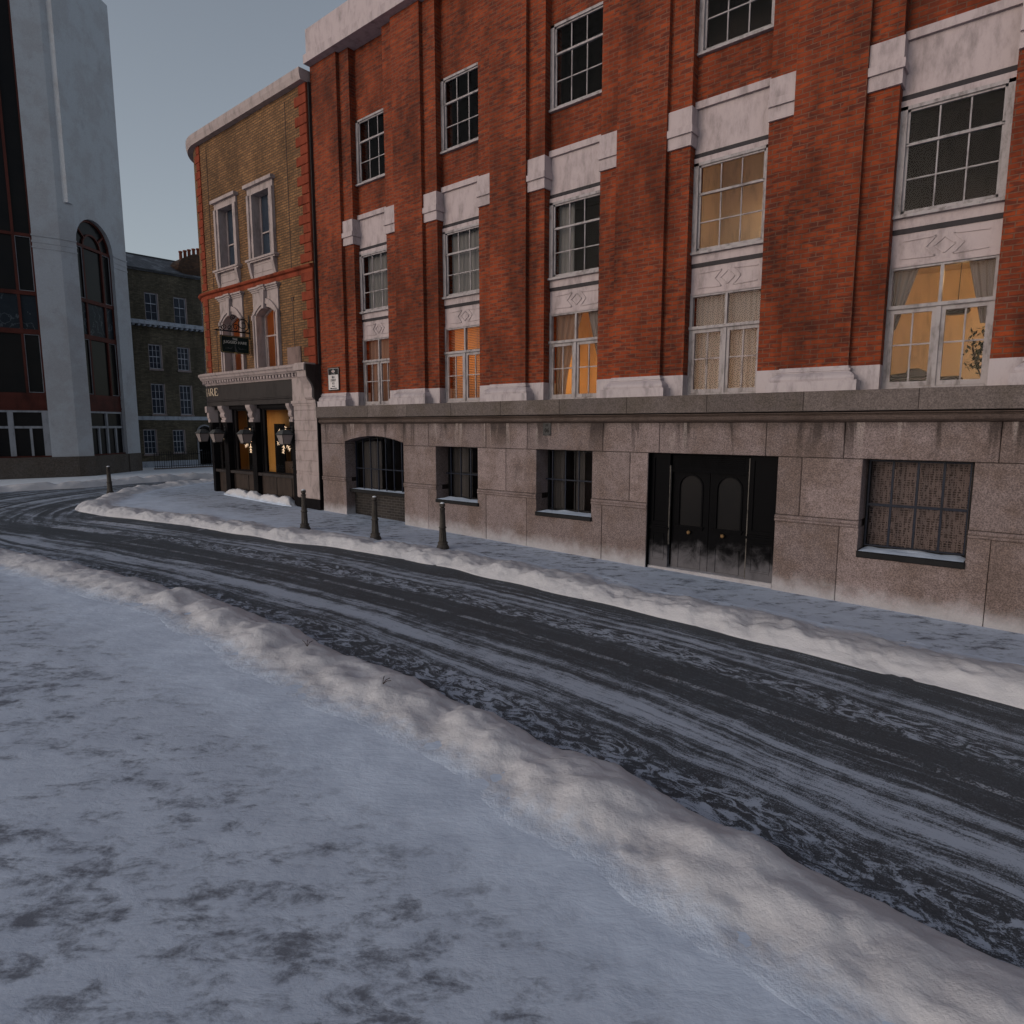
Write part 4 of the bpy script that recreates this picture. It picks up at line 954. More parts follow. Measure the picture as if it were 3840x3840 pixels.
# quoins
z = 4.60; k = 0
while z < 12.1:
    if not (7.1 < z + .13 < 7.45):
        q = MB(); wq = .58 if k % 2 else .36
        q.prism([(-16.66 - wq, z + .006), (-16.655, z + .006), (-16.655, z + .254), (-16.66 - wq, z + .254)], 11.055, 11.35, .012, random.random())
        q.build('quoin', M['quoin_red'], PB)
        q = MB(); wl_ = .40 if k % 2 else .26; s0 = .03; n_ = 3
        for j in range(n_):
            sa = s0 - .05 + wl_ * j / n_; sb = s0 - .05 + wl_ * (j + 1) / n_
            (pa, na), (pb_, nb) = parc(sa), parc(sb)
            A = pa + na * .03; B = pb_ + nb * .03
            q.face([(B.x, B.y, z + .01), (A.x, A.y, z + .01), (A.x, A.y, z + .25), (B.x, B.y, z + .25)])
            q.face([(A.x, A.y, z + .01), (B.x, B.y, z + .01), (pb_.x, pb_.y, z + .01), (pa.x, pa.y, z + .01)]); q.face([(A.x, A.y, z + .25), (B.x, B.y, z + .25), (pb_.x, pb_.y, z + .25), (pa.x, pa.y, z + .25)][::-1])
            if j == 0: q.face([(A.x, A.y, z + .01), (pa.x, pa.y, z + .01), (pa.x, pa.y, z + .25), (A.x, A.y, z + .25)])
        q.build('quoin', M['quoin_red'], PB)
    z += .262; k += 1
sd_ = MB(); sd_.box(-16.655, -16.60, 11.12, 11.5, 4.6, 12.2); sd_.build('side_return_shade', M['pub_dark'], PB)  # dark colour paints the shade on the wall's side face
# thin rainwater channels in the brick
for x in (-22.58, -17.76):
    b = MB(); b.box(x - .022, x + .022, 11.082, 11.0899, 7.43, 12); b.build('channel', M['chimney_brick'], PB)
    b = MB(); b.box(x - .022, x + .022, 11.082, 11.0899, 4.62, 6.55 if x > -20 else 6.0); b.box(x - .06, x + .06, 11.07, 11.0899, 6.5 if x > -20 else 5.95, 6.62 if x > -20 else 6.1)
    b.build('channel', M['chimney_brick'], PB)
def arch_pts(x0, x1, zs, rise, k=10):
    xm = (x0 + x1) / 2; hw = (x1 - x0) / 2
    return [(x0 + (x1 - x0) * i / k, zs + rise * (1 - ((x0 + (x1 - x0) * i / k - xm) / hw) ** 2)) for i in range(k + 1)]
def pub_window(x0, x1, lower=True):
    xm = (x0 + x1) / 2
    if lower:
        zb, zs, ri = 4.62, 6.28, .22
        s = MB(); wd = .17
        for a, b in ((x0 - wd, x0), (x1, x1 + wd)):
            s.box(a, b, 11.02, 11.33, zb, zs + .05); s.box(a + (.0 if a < xm else .10), b - (.10 if a < xm else .0), 10.985, 11.021, zb, zs + .05)
        A = arch_pts(x0, x1, zs, ri); O = arch_pts(x0 - wd, x1 + wd, zs + .05, ri + .20); 
        for i in range(10):
            s.prism([A[i], A[i + 1], O[i + 1], O[i]], 11.02, 11.33)
            O1 = (O[i][0] * .35 + A[i][0] * .65, O[i][1] * .35 + A[i][1] * .65); O2 = (O[i + 1][0] * .35 + A[i + 1][0] * .65, O[i + 1][1] * .35 + A[i + 1][1] * .65)
            s.prism([O1, O2, O[i + 1], O[i]], 10.985, 11.021)
        s.box(x0 - wd - .03, x0 - wd + .03, 10.97, 11.03, 6.15, 6.3); s.box(x1 + wd - .03, x1 + wd + .03, 10.97, 11.03, 6.15, 6.3)
        # tympanum with concave ends, key block, broken cornice
        e0, e1 = x0 - wd, x1 + wd; k = 10
        for i in range(10):
            za, zb_ = O[i][1], O[i + 1][1]
            s.prism([(O[i][0], za - .01), (O[i + 1][0], zb_ - .01), (O[i + 1][0], 6.98), (O[i][0], 6.98)], 11.04, 11.2)
        s.prism([(e0 - .05, 6.98), (e0 + .03, 6.98), (e0 + .03, 6.5), (e0 + .0, 6.5), (e0 + .02, 6.75)], 11.041, 11.2) if False else None
        s.prism([(xm - .11, 7.0), (xm + .11, 7.0), (xm + .055, 6.44), (xm - .055, 6.44)], 10.93, 11.2)
        for zz, oo, hh in ((6.98, .03, .05), (7.03, .06, .05), (7.08, .10, .055)):
            s.box(e0 - oo, e1 + oo, 11.04 - oo, 11.2, zz, zz + hh - .001); s.box(xm - .12 - oo * .6, xm + .12 + oo * .6, 10.98 - oo, 11.039 - oo, zz, zz + hh - .001)
        w = s.build('window', M['cream_paint'], PB)
        f = MB(); yf = 11.30; fw_ = .055
        f.box(x0, x0 + fw_ + .03, yf, yf + .06, zb, zs); f.box(x1 - fw_ - .03, x1, yf, yf + .06, zb, zs)
        I = arch_pts(x0 + fw_, x1 - fw_, zs - .02, ri - .03)
        for i in range(10): f.prism([I[i], I[i + 1], (A[i + 1][0], A[i + 1][1]), (A[i][0], A[i][1])], yf, yf + .06)
        zr = 5.67; f.box(x0 + .08, x1 - .08, yf - .01, yf + .05, zr - .022, zr + .022); f.box(x0 + .08, x0 + .13, yf + .02, yf + .055, zb, zr); f.box(x1 - .13, x1 - .08, yf + .02, yf + .055, zb, zr)
        f.box(x0 + .08, x1 - .08, yf + .02, yf + .055, zb, zb + .06)
        f.box(xm - .011, xm + .011, yf + .01, yf + .04, zb, zs + ri - .05)
        fo = f.build('sash', M['cream_paint'], w)
        g = MB(); g.box(x0 + .05, x1 - .05, yf + .035, yf + .038, zb, 6.5); g.build('pane', M['glass'], w)
        c = MB(); c.box(x0 - .05, x1 + .05, 11.335, 11.34, 6.50, 6.9); c.build('head', M['pub_black'], w)
    else:
        zb, zt = 8.0, 9.9; s = MB(); wd = .24 if x1 < -20 else .24
        for a, b in ((x0 - wd, x0), (x1, x1 + wd)):
            s.box(a, b, 11.03, 11.33, zb, zt); s.box(a + (.0 if a < xm else .12), b - (.12 if a < xm else 0), 10.99, 11.031, zb, zt)
        s.box(x0 - wd, x1 + wd, 11.03, 11.33, zt, zt + .2); s.box(x0 - wd - .08, x1 + wd + .08, 10.93, 11.2, zt + .2, zt + .3)
        for zz, oo, hh in ((7.93, .12, .06), (7.885, .08, .045)): s.box(x0 - wd - oo, x1 + wd + oo, 11.04 - oo, 11.33, zz, zz + hh - .001)
        s.box(x0 - wd, x1 + wd, 11.06, 11.2, 7.43, 7.884)
        s.box(x0 - wd + .16, x1 + wd - .16, 11.045, 11.061, 7.80, 7.84); s.box(x0 - wd + .16, x1 + wd - .16, 11.045, 11.061, 7.56, 7.58)
        for xa in (x0 - wd, x1 + wd - .13):
            pr = [(11.06, 7.43), (11.03, 7.44), (11.0, 7.55), (10.98, 7.65), (10.95, 7.78), (10.94, 7.883), (11.06, 7.883)]
            F = [(xa, y, z) for y, z in pr]; B = [(xa + .13, y, z) for y, z in pr]
            s.face(F[::-1]); s.face(B)
            for i in range(len(pr)): j = (i + 1) % len(pr); s.face([F[i], F[j], B[j], B[i]])
        w = s.build('window', M['cream_paint'], PB)
        f = MB(); yf = 11.30
        f.box(x0, x0 + .08, yf, yf + .06, zb, zt); f.box(x1 - .08, x1, yf, yf + .06, zb, zt); f.box(x0 + .08, x1 - .08, yf - .01, yf + .05, 8.78, 8.82); f.box(xm - .011, xm + .011, yf + .01, yf + .04, zb, zt); f.box(x0 + .08, x1 - .08, yf + .02, yf + .05, zb, zb + .06)
        f.build('sash', M['cream_paint'], w)
        g = MB(); g.box(x0 + .05, x1 - .05, yf + .035, yf + .038, zb, zt); g.build('pane', M['blue_glass'], w)
pub_window(-21.98, -20.82); pub_window(-19.80, -18.66); pub_window(-21.90, -20.95, False); pub_window(-19.75, -18.75, False)
# bits of surround that show past the rounded corner
for z0 in (4.62, 8.0):
    s = MB(); (p, nr) = parc(3.05)
    for zz, h, o in ((z0 + 2.36, .12, .16), (z0, 2.36, .07), (z0 - .1, .08, .12)):
        s.box(p.x - o, p.x + .1, p.y - .15, p.y + 1.2, zz, zz + h - .002)
    s.build('corner_window_surround', M['cream_paint'], PB)
b = MB(); b.prism([(-18.14, 4.66), (-17.42, 4.66), (-17.42, 5.18), (-18.14, 5.18)], 11.05, 11.2, .012); b.build('stone_tablet', M['plaque_stone'], PB)
# cornice with dentils, fascia
s = MB(); s.sweep([(-.05, 4.40), (.16, 4.40), (.18, 4.43), (.22, 4.46), (.24, 4.52), (.28, 4.56), (.29, 4.62), (.26, 4.64), (-.05, 4.66)], ppath(0, -17.1)); s.build('cornice', M['cream_paint'], PB)
s = MB(); s.sweep([(-.05, 4.24), (.05, 4.24), (.06, 4.27), (.09, 4.30), (.10, 4.395), (-.05, 4.395)], ppath(0, -17.1))
sx = -5.9
while sx < 3.3:
    (pa, na), (pb_, nb) = parc(sx), parc(sx + .085)
    A0, A1, B0, B1 = pa + na * .10, pa + na * .155, pb_ + nb * .10, pb_ + nb * .155
    z0, z1 = 4.31, 4.39
    s.face([(B1.x, B1.y, z0), (A1.x, A1.y, z0), (A1.x, A1.y, z1), (B1.x, B1.y, z1)]); s.face([(A1.x, A1.y, z0), (B1.x, B1.y, z0), (B0.x, B0.y, z0), (A0.x, A0.y, z0)])
    s.face([(A1.x, A1.y, z0), (A0.x, A0.y, z0), (A0.x, A0.y, z1), (A1.x, A1.y, z1)]); s.face([(B0.x, B0.y, z0), (B1.x, B1.y, z0), (B1.x, B1.y, z1), (B0.x, B0.y, z1)])
    sx += .18
s.build('dentil_band', M['cream_paint'], PB)
s = MB(); s.sweep([(-.1, 3.52), (.03, 3.52), (.03, 3.66), (.06, 3.68), (.06, 3.71), (.03, 3.73), (.03, 4.235), (-.1, 4.235)], ppath(0, -17.9)); fas = s.build('fascia', M['pub_dark'], PB)
# HARE: serif letters wrapped on the curved end of the fascia
LET = {'E': [((0, 0), (0, 1), .2), ((0, .98), (.62, .98), .05), ((0, .02), (.66, .02), .05), ((0, .5), (.42, .5), .05), ((.6, 1), (.62, .74), .05), ((.64, 0), (.70, .28), .05), ((.42, .62), (.42, .38), .04)],
       'R': [((0, 0), (0, 1), .2), ((0, .98), (.35, .98), .05), ((.35, .98), (.52, .86), .1), ((.52, .86), (.52, .64), .14), ((.52, .64), (.35, .5), .1), ((0, .5), (.35, .5), .05), ((.25, .5), (.68, .0), .16)],
       'A': [((0, 0), (.34, 1), .06), ((.34, 1), (.70, 0), .18), ((.12, .34), (.56, .34), .05), ((-.1, .02), (.12, .02), .04), ((.56, .02), (.82, .02), .04)],
       'H': [((0, 0), (0, 1), .18), ((.62, 0), (.62, 1), .18), ((0, .5), (.62, .5), .05), ((-.12, .98), (.14, .98), .04), ((-.12, .02), (.14, .02), .04), ((.5, .98), (.76, .98), .04), ((.5, .02), (.76, .02), .04)]}
lt = MB(); hh = .26
for ch, s0 in (('E', -.20), ('R', .12), ('A', .44), ('H', .74)):
    for (a, b, wd) in LET[ch]:
        def PT(q):
            ss = s0 - q[0] * .30; (p, nr) = parc(ss); return Vector((p.x + nr.x * .045, p.y + nr.y * .045, 3.88 + q[1] * hh))
        A, B = PT(a), PT(b); (p, nr) = parc(s0)
        lt.bar(A, B, .010, up=(nr.x, nr.y, 0), dp=.01) if False else None
        d = (B - A).normalized(); side = d.cross(Vector((nr.x, nr.y, 0))).normalized() * wd * .30 * .5
        o_ = Vector((nr.x, nr.y, 0)) * .004
        lt.face([A - side + o_, B - side + o_, B + side + o_, A + side + o_])
lt.build('lettering', M['pale_gold'], fas)
# shopfront: recessed wall plane, riser, sill, columns, windows
s = MB(); s.sweep([(-.16, .2), (-.15, .2), (-.15, 1.20), (-.16, 1.20)], ppath(0, -17.9)); s.build('stall_riser', M['pub_riser'], PB)
s = MB()
for k in range(5):
    x = -18.5 - k * .9
    if abs(x + 20.4) > .3: s.box(x - .01, x + .01, 11.225, 11.2399, .45, 1.15)
s.build('riser_batten', M['pub_dark'], PB)
s = MB(); s.sweep([(-.2, 1.20), (-.02, 1.20), (-.02, 1.29), (-.2, 1.30)], ppath(0, -17.9)); s.build('shop_sill', M['pub_dark'], PB)
s = MB(); s.sweep([(-.30, 3.40), (-.10, 3.40), (-.10, 3.53), (-.30, 3.53)], ppath(0, -17.9)); s.build('shop_head', M['pub_black'], PB)
for (a, b) in ((-22.5, -22.2), (-20.60, -20.32), (-18.16, -17.98)):
    c = MB(); zb = gz(a) - .05
    c.box(a, b, 11.09, 11.32, zb, 2.95); c.box(a - .01, b + .01, 11.075, 11.321, 1.30, 1.36); c.box(a - .012, b + .012, 11.07, 11.3215, 1.52, 1.58); c.box(a - .01, b + .01, 11.078, 11.321, 2.86, 2.95)
    co = c.build('column', M['pub_black'], PB)
    cap = MB(); xa, xb = a + .0, b - .0
    prf = [(11.10, 2.952), (11.03, 2.96), (11.03, 3.03), (11.06, 3.05), (11.06, 3.10), (11.02, 3.13), (11.0, 3.2), (11.02, 3.28), (10.97, 3.36), (10.93, 3.44), (10.93, 3.515), (11.10, 3.515)]
    F = [(xa, y, z) for y, z in prf]; B = [(xb, y, z) for y, z in prf]; cap.face(F[::-1]); cap.face(B)
    for i in range(len(prf)): j = (i + 1) % len(prf); cap.face([F[i], F[j], B[j], B[i]])
    cap.box(xa, xb, 11.101, 11.3, 2.952, 3.515)
    cap.build('capital', M['cream_paint'], co)
(p, nr) = parc(.42); c = MB(); tdir = Vector((nr.y, -nr.x))
def obox(mb, ctr, t, n, w0, w1, d0, d1, z0, z1):
    q = [ctr + t * w0 + n * d0, ctr + t * w1 + n * d0, ctr + t * w1 + n * d1, ctr + t * w0 + n * d1]
    for i in range(4): j = (i + 1) % 4; mb.face([(q[i].x, q[i].y, z0), (q[j].x, q[j].y, z0), (q[j].x, q[j].y, z1), (q[i].x, q[i].y, z1)])
    mb.face([(v.x, v.y, z0) for v in q][::-1]); mb.face([(v.x, v.y, z1) for v in q])
obox(c, p, tdir, nr, -.15, .15, -.22, 0, .35, 2.95); obox(c, p, tdir, nr, -.16, .16, -.21, .015, 1.5, 1.58); co = c.build('column', M['pub_black'], PB)
c = MB(); obox(c, p, tdir, nr, -.14, .14, -.22, .06, 2.955, 3.10); obox(c, p, tdir, nr, -.14, .14, -.22, .09, 3.101, 3.30); obox(c, p, tdir, nr, -.14, .14, -.22, .15, 3.301, 3.515); c.build('capital', M['cream_paint'], co)
for (a, b, dk0, dk1) in ((-23.05, -22.5, .06, .06), (-22.2, -20.60, .34, .06), (-20.32, -18.16, .34, .08)):
    f = MB(); y = 11.28
    f.box(a, a + dk0, y, y + .05, 1.30, 3.40); f.box(b - dk1, b, y, y + .05, 1.30, 3.40); f.box(a + dk0, b - dk1, y, y + .05, 3.34, 3.40); f.box(a + dk0, b - dk1, y, y + .05, 1.30, 1.33)
    f.box(a + dk0 - .03, a + dk0, y - .03, y - .001, 1.33, 3.37); f.box(a + dk0 * .4 - .02, a + dk0 * .4, y - .03, y - .001, 1.33, 3.37)
    w = f.build('window', M['pub_black'], PB)
    g = MB(); g.face([(a + dk0, y + .03, 1.33), (b - dk1, y + .03, 1.33), (b - dk1, y + .03, 3.34), (a + dk0, y + .03, 3.34)]); g.build('pane', M['glass'], w)
g = MB(); g.sweep([(-.22, 1.3), (-.21, 1.3), (-.21, 3.4), (-.22, 3.4)], ppath(0)[1:]); g.build('window', M['dark_glass'], PB)
# pub interior
r = MB(); r.box(-23.0, -17.9, 12.2, 12.3, .5, 3.7); r.box(-17.95, -17.9, 11.35, 12.2, .5, 3.7); r.box(-23.0, -22.95, 11.35, 12.2, .5, 3.7); r.box(-23.0, -17.9, 11.35, 12.2, 3.5, 3.6); r.box(-23.0, -17.9, 11.35, 12.2, .4, .46)
r.build('bar_interior', M['amber_wall'], PB)
r = MB(); r.box(-20.55, -19.95, 11.9, 11.96, .5, 2.9); r.build('partition', M['pub_black'], PB); r = MB(); r.box(-19.75, -19.35, 12.0, 12.19, 1.65, 3.2); r.build('partition', M['pub_black'], PB); r = MB(); r.box(-22.35, -22.1, 11.9, 12.19, .5, 3.4); r.build('partition', M['pub_black'], PB)
r = MB(); r.box(-19.7, -18.9, 11.75, 12.1, .5, 1.66); r.build('counter', M['dark_wood'], PB)
for x, e in ((-21.3, 1.7), (-19.0, 1.2)):
    l = bpy.data.lights.new('bar_lamp', 'POINT'); l.energy = e; l.color = (1.0, .50, .14); l.shadow_soft_size = .2
    lo = bpy.data.objects.new('bar_lamp', l); col.objects.link(lo); lo.parent = PB; lo.location = Vector((x, 11.75, 3.0)) - OFF[PB.name]
r = MB(); r.box(-23.0, -17.5, 12.6, 12.7, 4.6, 7.1); r.box(-23, -17.5, 11.4, 12.6, 4.5, 4.58); r.box(-23, -17.5, 11.4, 12.6, 6.9, 7.0); r.box(-20.3, -20.2, 11.4, 12.6, 4.6, 6.9); r.box(-17.6, -17.5, 11.4, 12.6, 4.6, 6.9); r.box(-23, -22.9, 11.4, 12.6, 4.6, 6.9)
r.build('upper_room', M['orange_wall'], PB)
for x in (-21.6, -19.1):
    l = bpy.data.lights.new('sunset_glow_lamp', 'POINT'); l.energy = 5; l.color = (1.0, .42, .18); l.shadow_soft_size = .2  # lamp added to imitate the sunset reflected in the upper windows
    lo = bpy.data.objects.new('sunset_glow_lamp', l); col.objects.link(lo); lo.parent = PB; lo.location = Vector((x, 12.0, 6.3)) - OFF[PB.name]
# cream pier with banded rustication, console; shade on the side faces painted dark
c = MB(); bands = [.66, 1.38, 1.46, 1.79, 2.09, 2.39, 2.69, 2.99, 3.29, 3.50]
for a, b in zip(bands, bands[1:]): c.prism([(-17.90, a + .006), (-16.70, a + .006), (-16.70, b - .006), (-17.90, b - .006)], 11.04 + (.012 if b - a < .1 else 0), 11.4, .010, random.random())
c.box(-17.89, -16.71, 11.056, 11.4, .65, 3.5); c.box(-17.95, -16.67, 10.99, 11.4, 3.50, 3.58); c.box(-17.93, -16.69, 11.02, 11.4, 3.44, 3.499)
c.box(-17.90, -16.70, 11.02, 11.4, 3.58, 4.25)
po_ = c.build('banded_pier', M['cream_paint'], PB)
b = MB(); b.box(-17.92, -16.66, 11.02, 11.4, .2, .65); b.box(-16.70, -16.655, 11.045, 11.45, .2, 4.6); b.build('pier_plinth_and_shade', M['pub_black'], PB)  # black plinth, plus a strip painting shade on the pier's side
cs = MB()
prf = [(11.02, 3.62), (10.98, 3.60), (10.93, 3.66), (10.92, 3.78), (10.93, 3.92), (10.88, 4.05), (10.80, 4.16), (10.76, 4.24), (11.02, 4.24)]
for xa, xb in ((-17.12, -16.72),):
    F = [(xa, y, z) for y, z in prf]; B = [(xb, y, z) for y, z in prf]; cs.face(F[::-1]); cs.face(B)
    for i in range(len(prf)): j = (i + 1) % len(prf); cs.face([F[i], F[j], B[j], B[i]])
cs.box(-17.16, -16.70, 10.74, 11.2, 4.241, 4.43); cs.box(-17.24, -16.68, 10.66, 11.2, 4.431, 4.60); cs.box(-17.22, -16.69, 10.70, 11.2, 4.60, 4.64)
cs.build('console', M['cream_paint'], PB)
b = MB(); b.box(-16.70, -16.66, 10.70, 11.3, 3.60, 4.58); 
b = MB(); F = [(-16.70, y, z) for y, z in prf + []]; b.prism([(11.35, 3.50), (10.97, 3.50), (10.95, 3.7), (10.90, 4.0), (10.76, 4.24), (10.70, 4.25), (10.70, 4.58), (11.35, 4.58)], 16.655, 16.695, 0, .5, axis='y') if False else None
prs = [(11.30, 3.52), (11.0, 3.56), (10.95, 3.66), (10.95, 3.92), (10.90, 4.05), (10.80, 4.18), (10.72, 4.28), (10.70, 4.59), (11.30, 4.59)]
F = [(-16.675, y, z) for y, z in prs]; B = [(-16.64, y, z) for y, z in prs]; b.face(F[::-1]); b.face(B)
for i in range(len(prs)): j = (i + 1) % len(prs); b.face([F[i], F[j], B[j], B[i]])
b.build('console_side_shade', M['pub_dark'], PB)  # dark sheet paints the shade on the cream console's side

# ---- lanterns
def lantern(x, yc, label):
    L = thing('wall_lantern', (x, 11.09, 2.9), label, 'lantern', 'tapered lanterns on brackets along the pub front')
    zt, zb = 2.56, 2.27
    def ring(h, z): return [(x - h, yc - h, z), (x + h, yc - h, z), (x + h, yc + h, z), (x - h, yc + h, z)]
    g = MB(); A, B = ring(.105, zb + .01), ring(.175, zt)
    for i in range(4): j = (i + 1) % 4; g.face([A[i], A[j], B[j], B[i]])
    g.face(A[::-1]); g.face(B); g.build('glass_body', M['frosted_glass'], L)
    f = MB()
    for a, b in zip(ring(.112, zb), ring(.184, zt)): f.bar(a, b, .016)
    f.box(x - .12, x + .12, yc - .12, yc + .12, zb - .02, zb + .008); f.box(x - .205, x + .205, yc - .205, yc + .205, zt, zt + .018)
    f.build('frame', M['black_iron'], L)
    r = MB(); rr = [(.20, zt + .018), (.165, zt + .06), (.12, zt + .115), (.105, zt + .14), (.04, zt + .155)]
    for (h0, z0), (h1, z1) in zip(rr, rr[1:]):
        A, B = ring(h0, z0), ring(h1, z1)
        for i in range(4): j = (i + 1) % 4; r.face([A[i], A[j], B[j], B[i]])
    r.face(ring(.04, zt + .155)); r.build('lantern_roof', M['lantern_roof'], L)
    b = MB(); b.tube([(x, yc, zt + .15), (x, yc, zt + .22)], .012, 6); b.tube([(x, 11.09, zt + .20), (x, yc, zt + .20)], .016, 8)
    b.tube([(x, 11.09, zt + .02), (x, 11.0, zt + .12), (x, yc + .05, zt + .19)], .01, 6); b.box(x - .05, x + .05, 11.07, 11.09, zt - .05, zt + .26); b.build('bracket', M['black_iron'], L)
    return L
lantern(-18.10, 10.82, 'black wall lantern next to the cream banded pier'); lantern(-20.46, 10.80, 'black wall lantern between the two large pub windows')
lantern(-22.35, 10.78, 'black wall lantern second from the rounded pub corner')
(p, nr) = parc(.42); LL = lantern(-23.45, 10.80, 'black wall lantern on the rounded pub corner in front of the arched doorway')
# ---- snowflake decorations
def flake(cx, cz, y, r, label, rot=0):
    b = MB()
    for k in range(6):
        t = math.pi / 3 * k + rot; d = Vector((math.cos(t), 0, math.sin(t))); c = Vector((cx, y, cz))
        b.tube([c + d * .04, c + d * r], .0085, 5)
        for f_ in (.45, .68, .88):
            for sg in (-1, 1):
                e = Vector((math.cos(t + sg * .9), 0, math.sin(t + sg * .9))); l = r * .26 * (1.25 - f_ * .6)
                b.tube([c + d * r * f_, c + d * r * f_ + e * l], .007, 5)
    tag(b.build('snowflake_light', M['flake_light']), label, 'decoration', 'lit snowflakes hung in the pub windows')
flake(-19.05, 2.38, 11.37, .44, 'lit white snowflake in the pub window beside the cream pier', .26)
flake(-21.2, 2.34, 11.37, .42, 'lit white snowflake in the middle pub window', math.pi / 6)
flake(-22.75, 2.4, 11.37, .35, 'lit snowflake half hidden in the narrow left pub window', .1)
# ---- hanging sign
HS = thing('hanging_sign', (-20.35, 11.09, 5.2), 'dark green hanging sign reading THE JUGGED HARE on scrolled iron bracket', 'sign')
b = MB(); cx = -20.35
y0, y1, za, zb = 10.10, 11.04, 5.66, 5.12
def plate(h, inset):
    a, c, t, l = y0 + inset, y1 - inset, za - inset, zb + inset; r_ = .05
    pts = [(a, t), (a, l + r_)] + [(a + r_ - r_ * math.cos(q), l + r_ - r_ * math.sin(q)) for q in (.5, 1.07)] + [(a + r_, l), (c - r_, l)] + [(c - r_ + r_ * math.sin(q), l + r_ - r_ * math.cos(q)) for q in (.5, 1.07)] + [(c, l + r_), (c, t)]
    F = [(cx + h, y, z) for y, z in pts]; B = [(cx - h, y, z) for y, z in pts]; m = MB(); m.face(F); m.face(B[::-1])
    for i in range(len(pts)): j = (i + 1) % len(pts); m.face([F[i], F[j], B[j], B[i]][::-1])
    return m
plate(.020, .0).build('board_edge', M['black_iron'], HS); plate(.023, .018).build('gold_border', M['gold'], HS); plate(.026, .028).build('board', M['dark_green_sign'], HS)
xf = cx + .030
text('THE', .090, 'lettering', HS, (xf, 10.56, 5.555), (0, 1, 0), bold=.002)
text('JUGGED HARE', .118, 'lettering', HS, (xf, 10.57, 5.455), (0, 1, 0), bold=.002, sx=1.0)
b = MB()
def sil(pts, oy, oz, sy=1.0):
    q = [(xf + .001, oy + p[0] * sy, oz + p[1]) for p in pts]; b.face(q if sy > 0 else q[::-1])
hare = [(0, -.10), (.03, -.09), (.075, -.115), (.08, -.09), (.04, -.05), (.02, 0), (.01, .06), (.012, .13), (0, .14), (-.008, .06), (-.02, .05), (-.025, .12), (-.035, .12), (-.03, .03), (-.025, -.03), (-.03, -.08)]
sil(hare, 10.57, 5.27)
bird = [(0, 0), (.05, .012), (.10, .05), (.13, .062), (.09, .02), (.075, 0), (.10, -.025), (.06, -.018), (.02, -.02), (-.06, -.012), (-.16, -.02), (-.15, -.008), (-.06, .006), (-.03, .03), (-.02, .008)]
sil(bird, 10.37, 5.27); sil(bird, 10.77, 5.27, -1)
b.build('game_emblem', M['lantern_roof'], HS)
b = MB(); b.face([(xf, 10.57 + p[0], 5.115 + p[1]) for p in [(0, -.05), (.02, -.01), (.05, .0), (.06, .02), (.02, .02), (0, .05), (-.02, .02), (-.06, .02), (-.05, 0), (-.02, -.01)]]); b.build('finial', M['gold'], HS)
b = MB(); b.tube([(cx, 11.09, 5.80), (cx, 10.0, 5.80)], .022, 10); b.tube([(cx, 10.0, 5.80), (cx, 9.90, 5.80)], [.03, .002], 8)
for y in (10.2, 10.9): b.tube([(cx, y, 5.80), (cx, y, 5.65)], .008, 6)
b.box(cx - .03, cx + .03, 11.07, 11.09, 5.6, 6.35)
def scroll(cy, cz, r, t0, turns, sgn=1, n=26):
    b.tube([(cx, cy + sgn * r * (1 - .75 * i / n) * math.cos(t0 + turns * 2 * math.pi * i / n), cz + r * (1 - .75 * i / n) * math.sin(t0 + turns * 2 * math.pi * i / n)) for i in range(n + 1)], .014, 5)
scroll(10.86, 6.04, .22, -1.57, 1.6); scroll(10.55, 6.24, .09, -1.2, 1.3, -1); scroll(10.62, 5.94, .12, -1.57, 1.4); scroll(10.42, 5.90, .09, -1.57, 1.4); scroll(10.25, 5.91, .09, -1.57, 1.4, -1); scroll(10.10, 5.87, .06, -1.57, 1.0)
b.tube([(cx, 10.36, 5.82), (cx, 10.5, 5.98), (cx, 10.64, 6.13), (cx, 10.78, 6.22), (cx, 10.93, 6.22), (cx, 11.06, 6.08)], .011, 6)
b.build('iron_bracket', M['black_iron'], HS)

# ================================================================== bollards
def bollard(x, y, label, first=None):
    if first is None:
        B = thing('bollard', (x, y, gz(x)), label, 'bollard', 'fluted iron bollards along the kerb')
        z0 = gz(x); m = MB()
        prof = [(.0, -.1), (.138, -.1), (.138, .03), (.128, .05), (.112, .085), (.098, .10), (.108, .115), (.112, .135), (.10, .15), (.088, .155)]
        m.lathe((x, y, z0), prof, 32); m.build('base', M['cast_iron'], B)
        m = MB(); prof = [(.086, .15, .0), (.083, .18, .14), (.072, .42, .14), (.070, .44, .0), (.082, .45, .0), (.085, .462, .0), (.078, .475, .0), (.068, .49, .0), (.067, .51, .14), (.055, .82, .14), (.055, .85, .0), (.063, .86, .0), (.064, .875, .0), (.05, .885, .0), (.042, .895, .0)]
        m.lathe((x, y, z0), prof, 64, flute=12); m.build('shaft', M['cast_iron'], B)
        m = MB(); prof = [(.001, .885)] + [(.062 * math.sin(t), .945 - .062 * math.cos(t)) for t in [math.pi * k / 10 for k in range(1, 10)]] + [(.001, 1.007)]
        m.lathe((x, y, z0), prof, 24); m.build('ball', M['cast_iron'], B)
        m = MB(); prof = [(.050, .985)] + [(.064 * math.sin(t), .947 + .064 * math.cos(t)) for t in (.75, .5, .25)] + [(.001, 1.012)]
        m.lathe((x, y, z0), prof, 20); m.build('snow_cap', M['snow'], B)
        return B
    c = copy_tree(first); c.location = (x, y, gz(x)); c['label'] = label; return c
B0 = bollard(-10.01, 9.63, 'dark fluted iron bollard in front of the small barred window, last towards the black door')
bollard(-11.86, 9.27, 'dark fluted iron bollard in front of the wide arched window', B0)
bollard(-14.11, 8.87, 'dark fluted iron bollard in front of the cream banded pier', B0)
bollard(-24.40, 8.00, 'lone fluted iron bollard at the tip of the pavement in the far corner', B0)
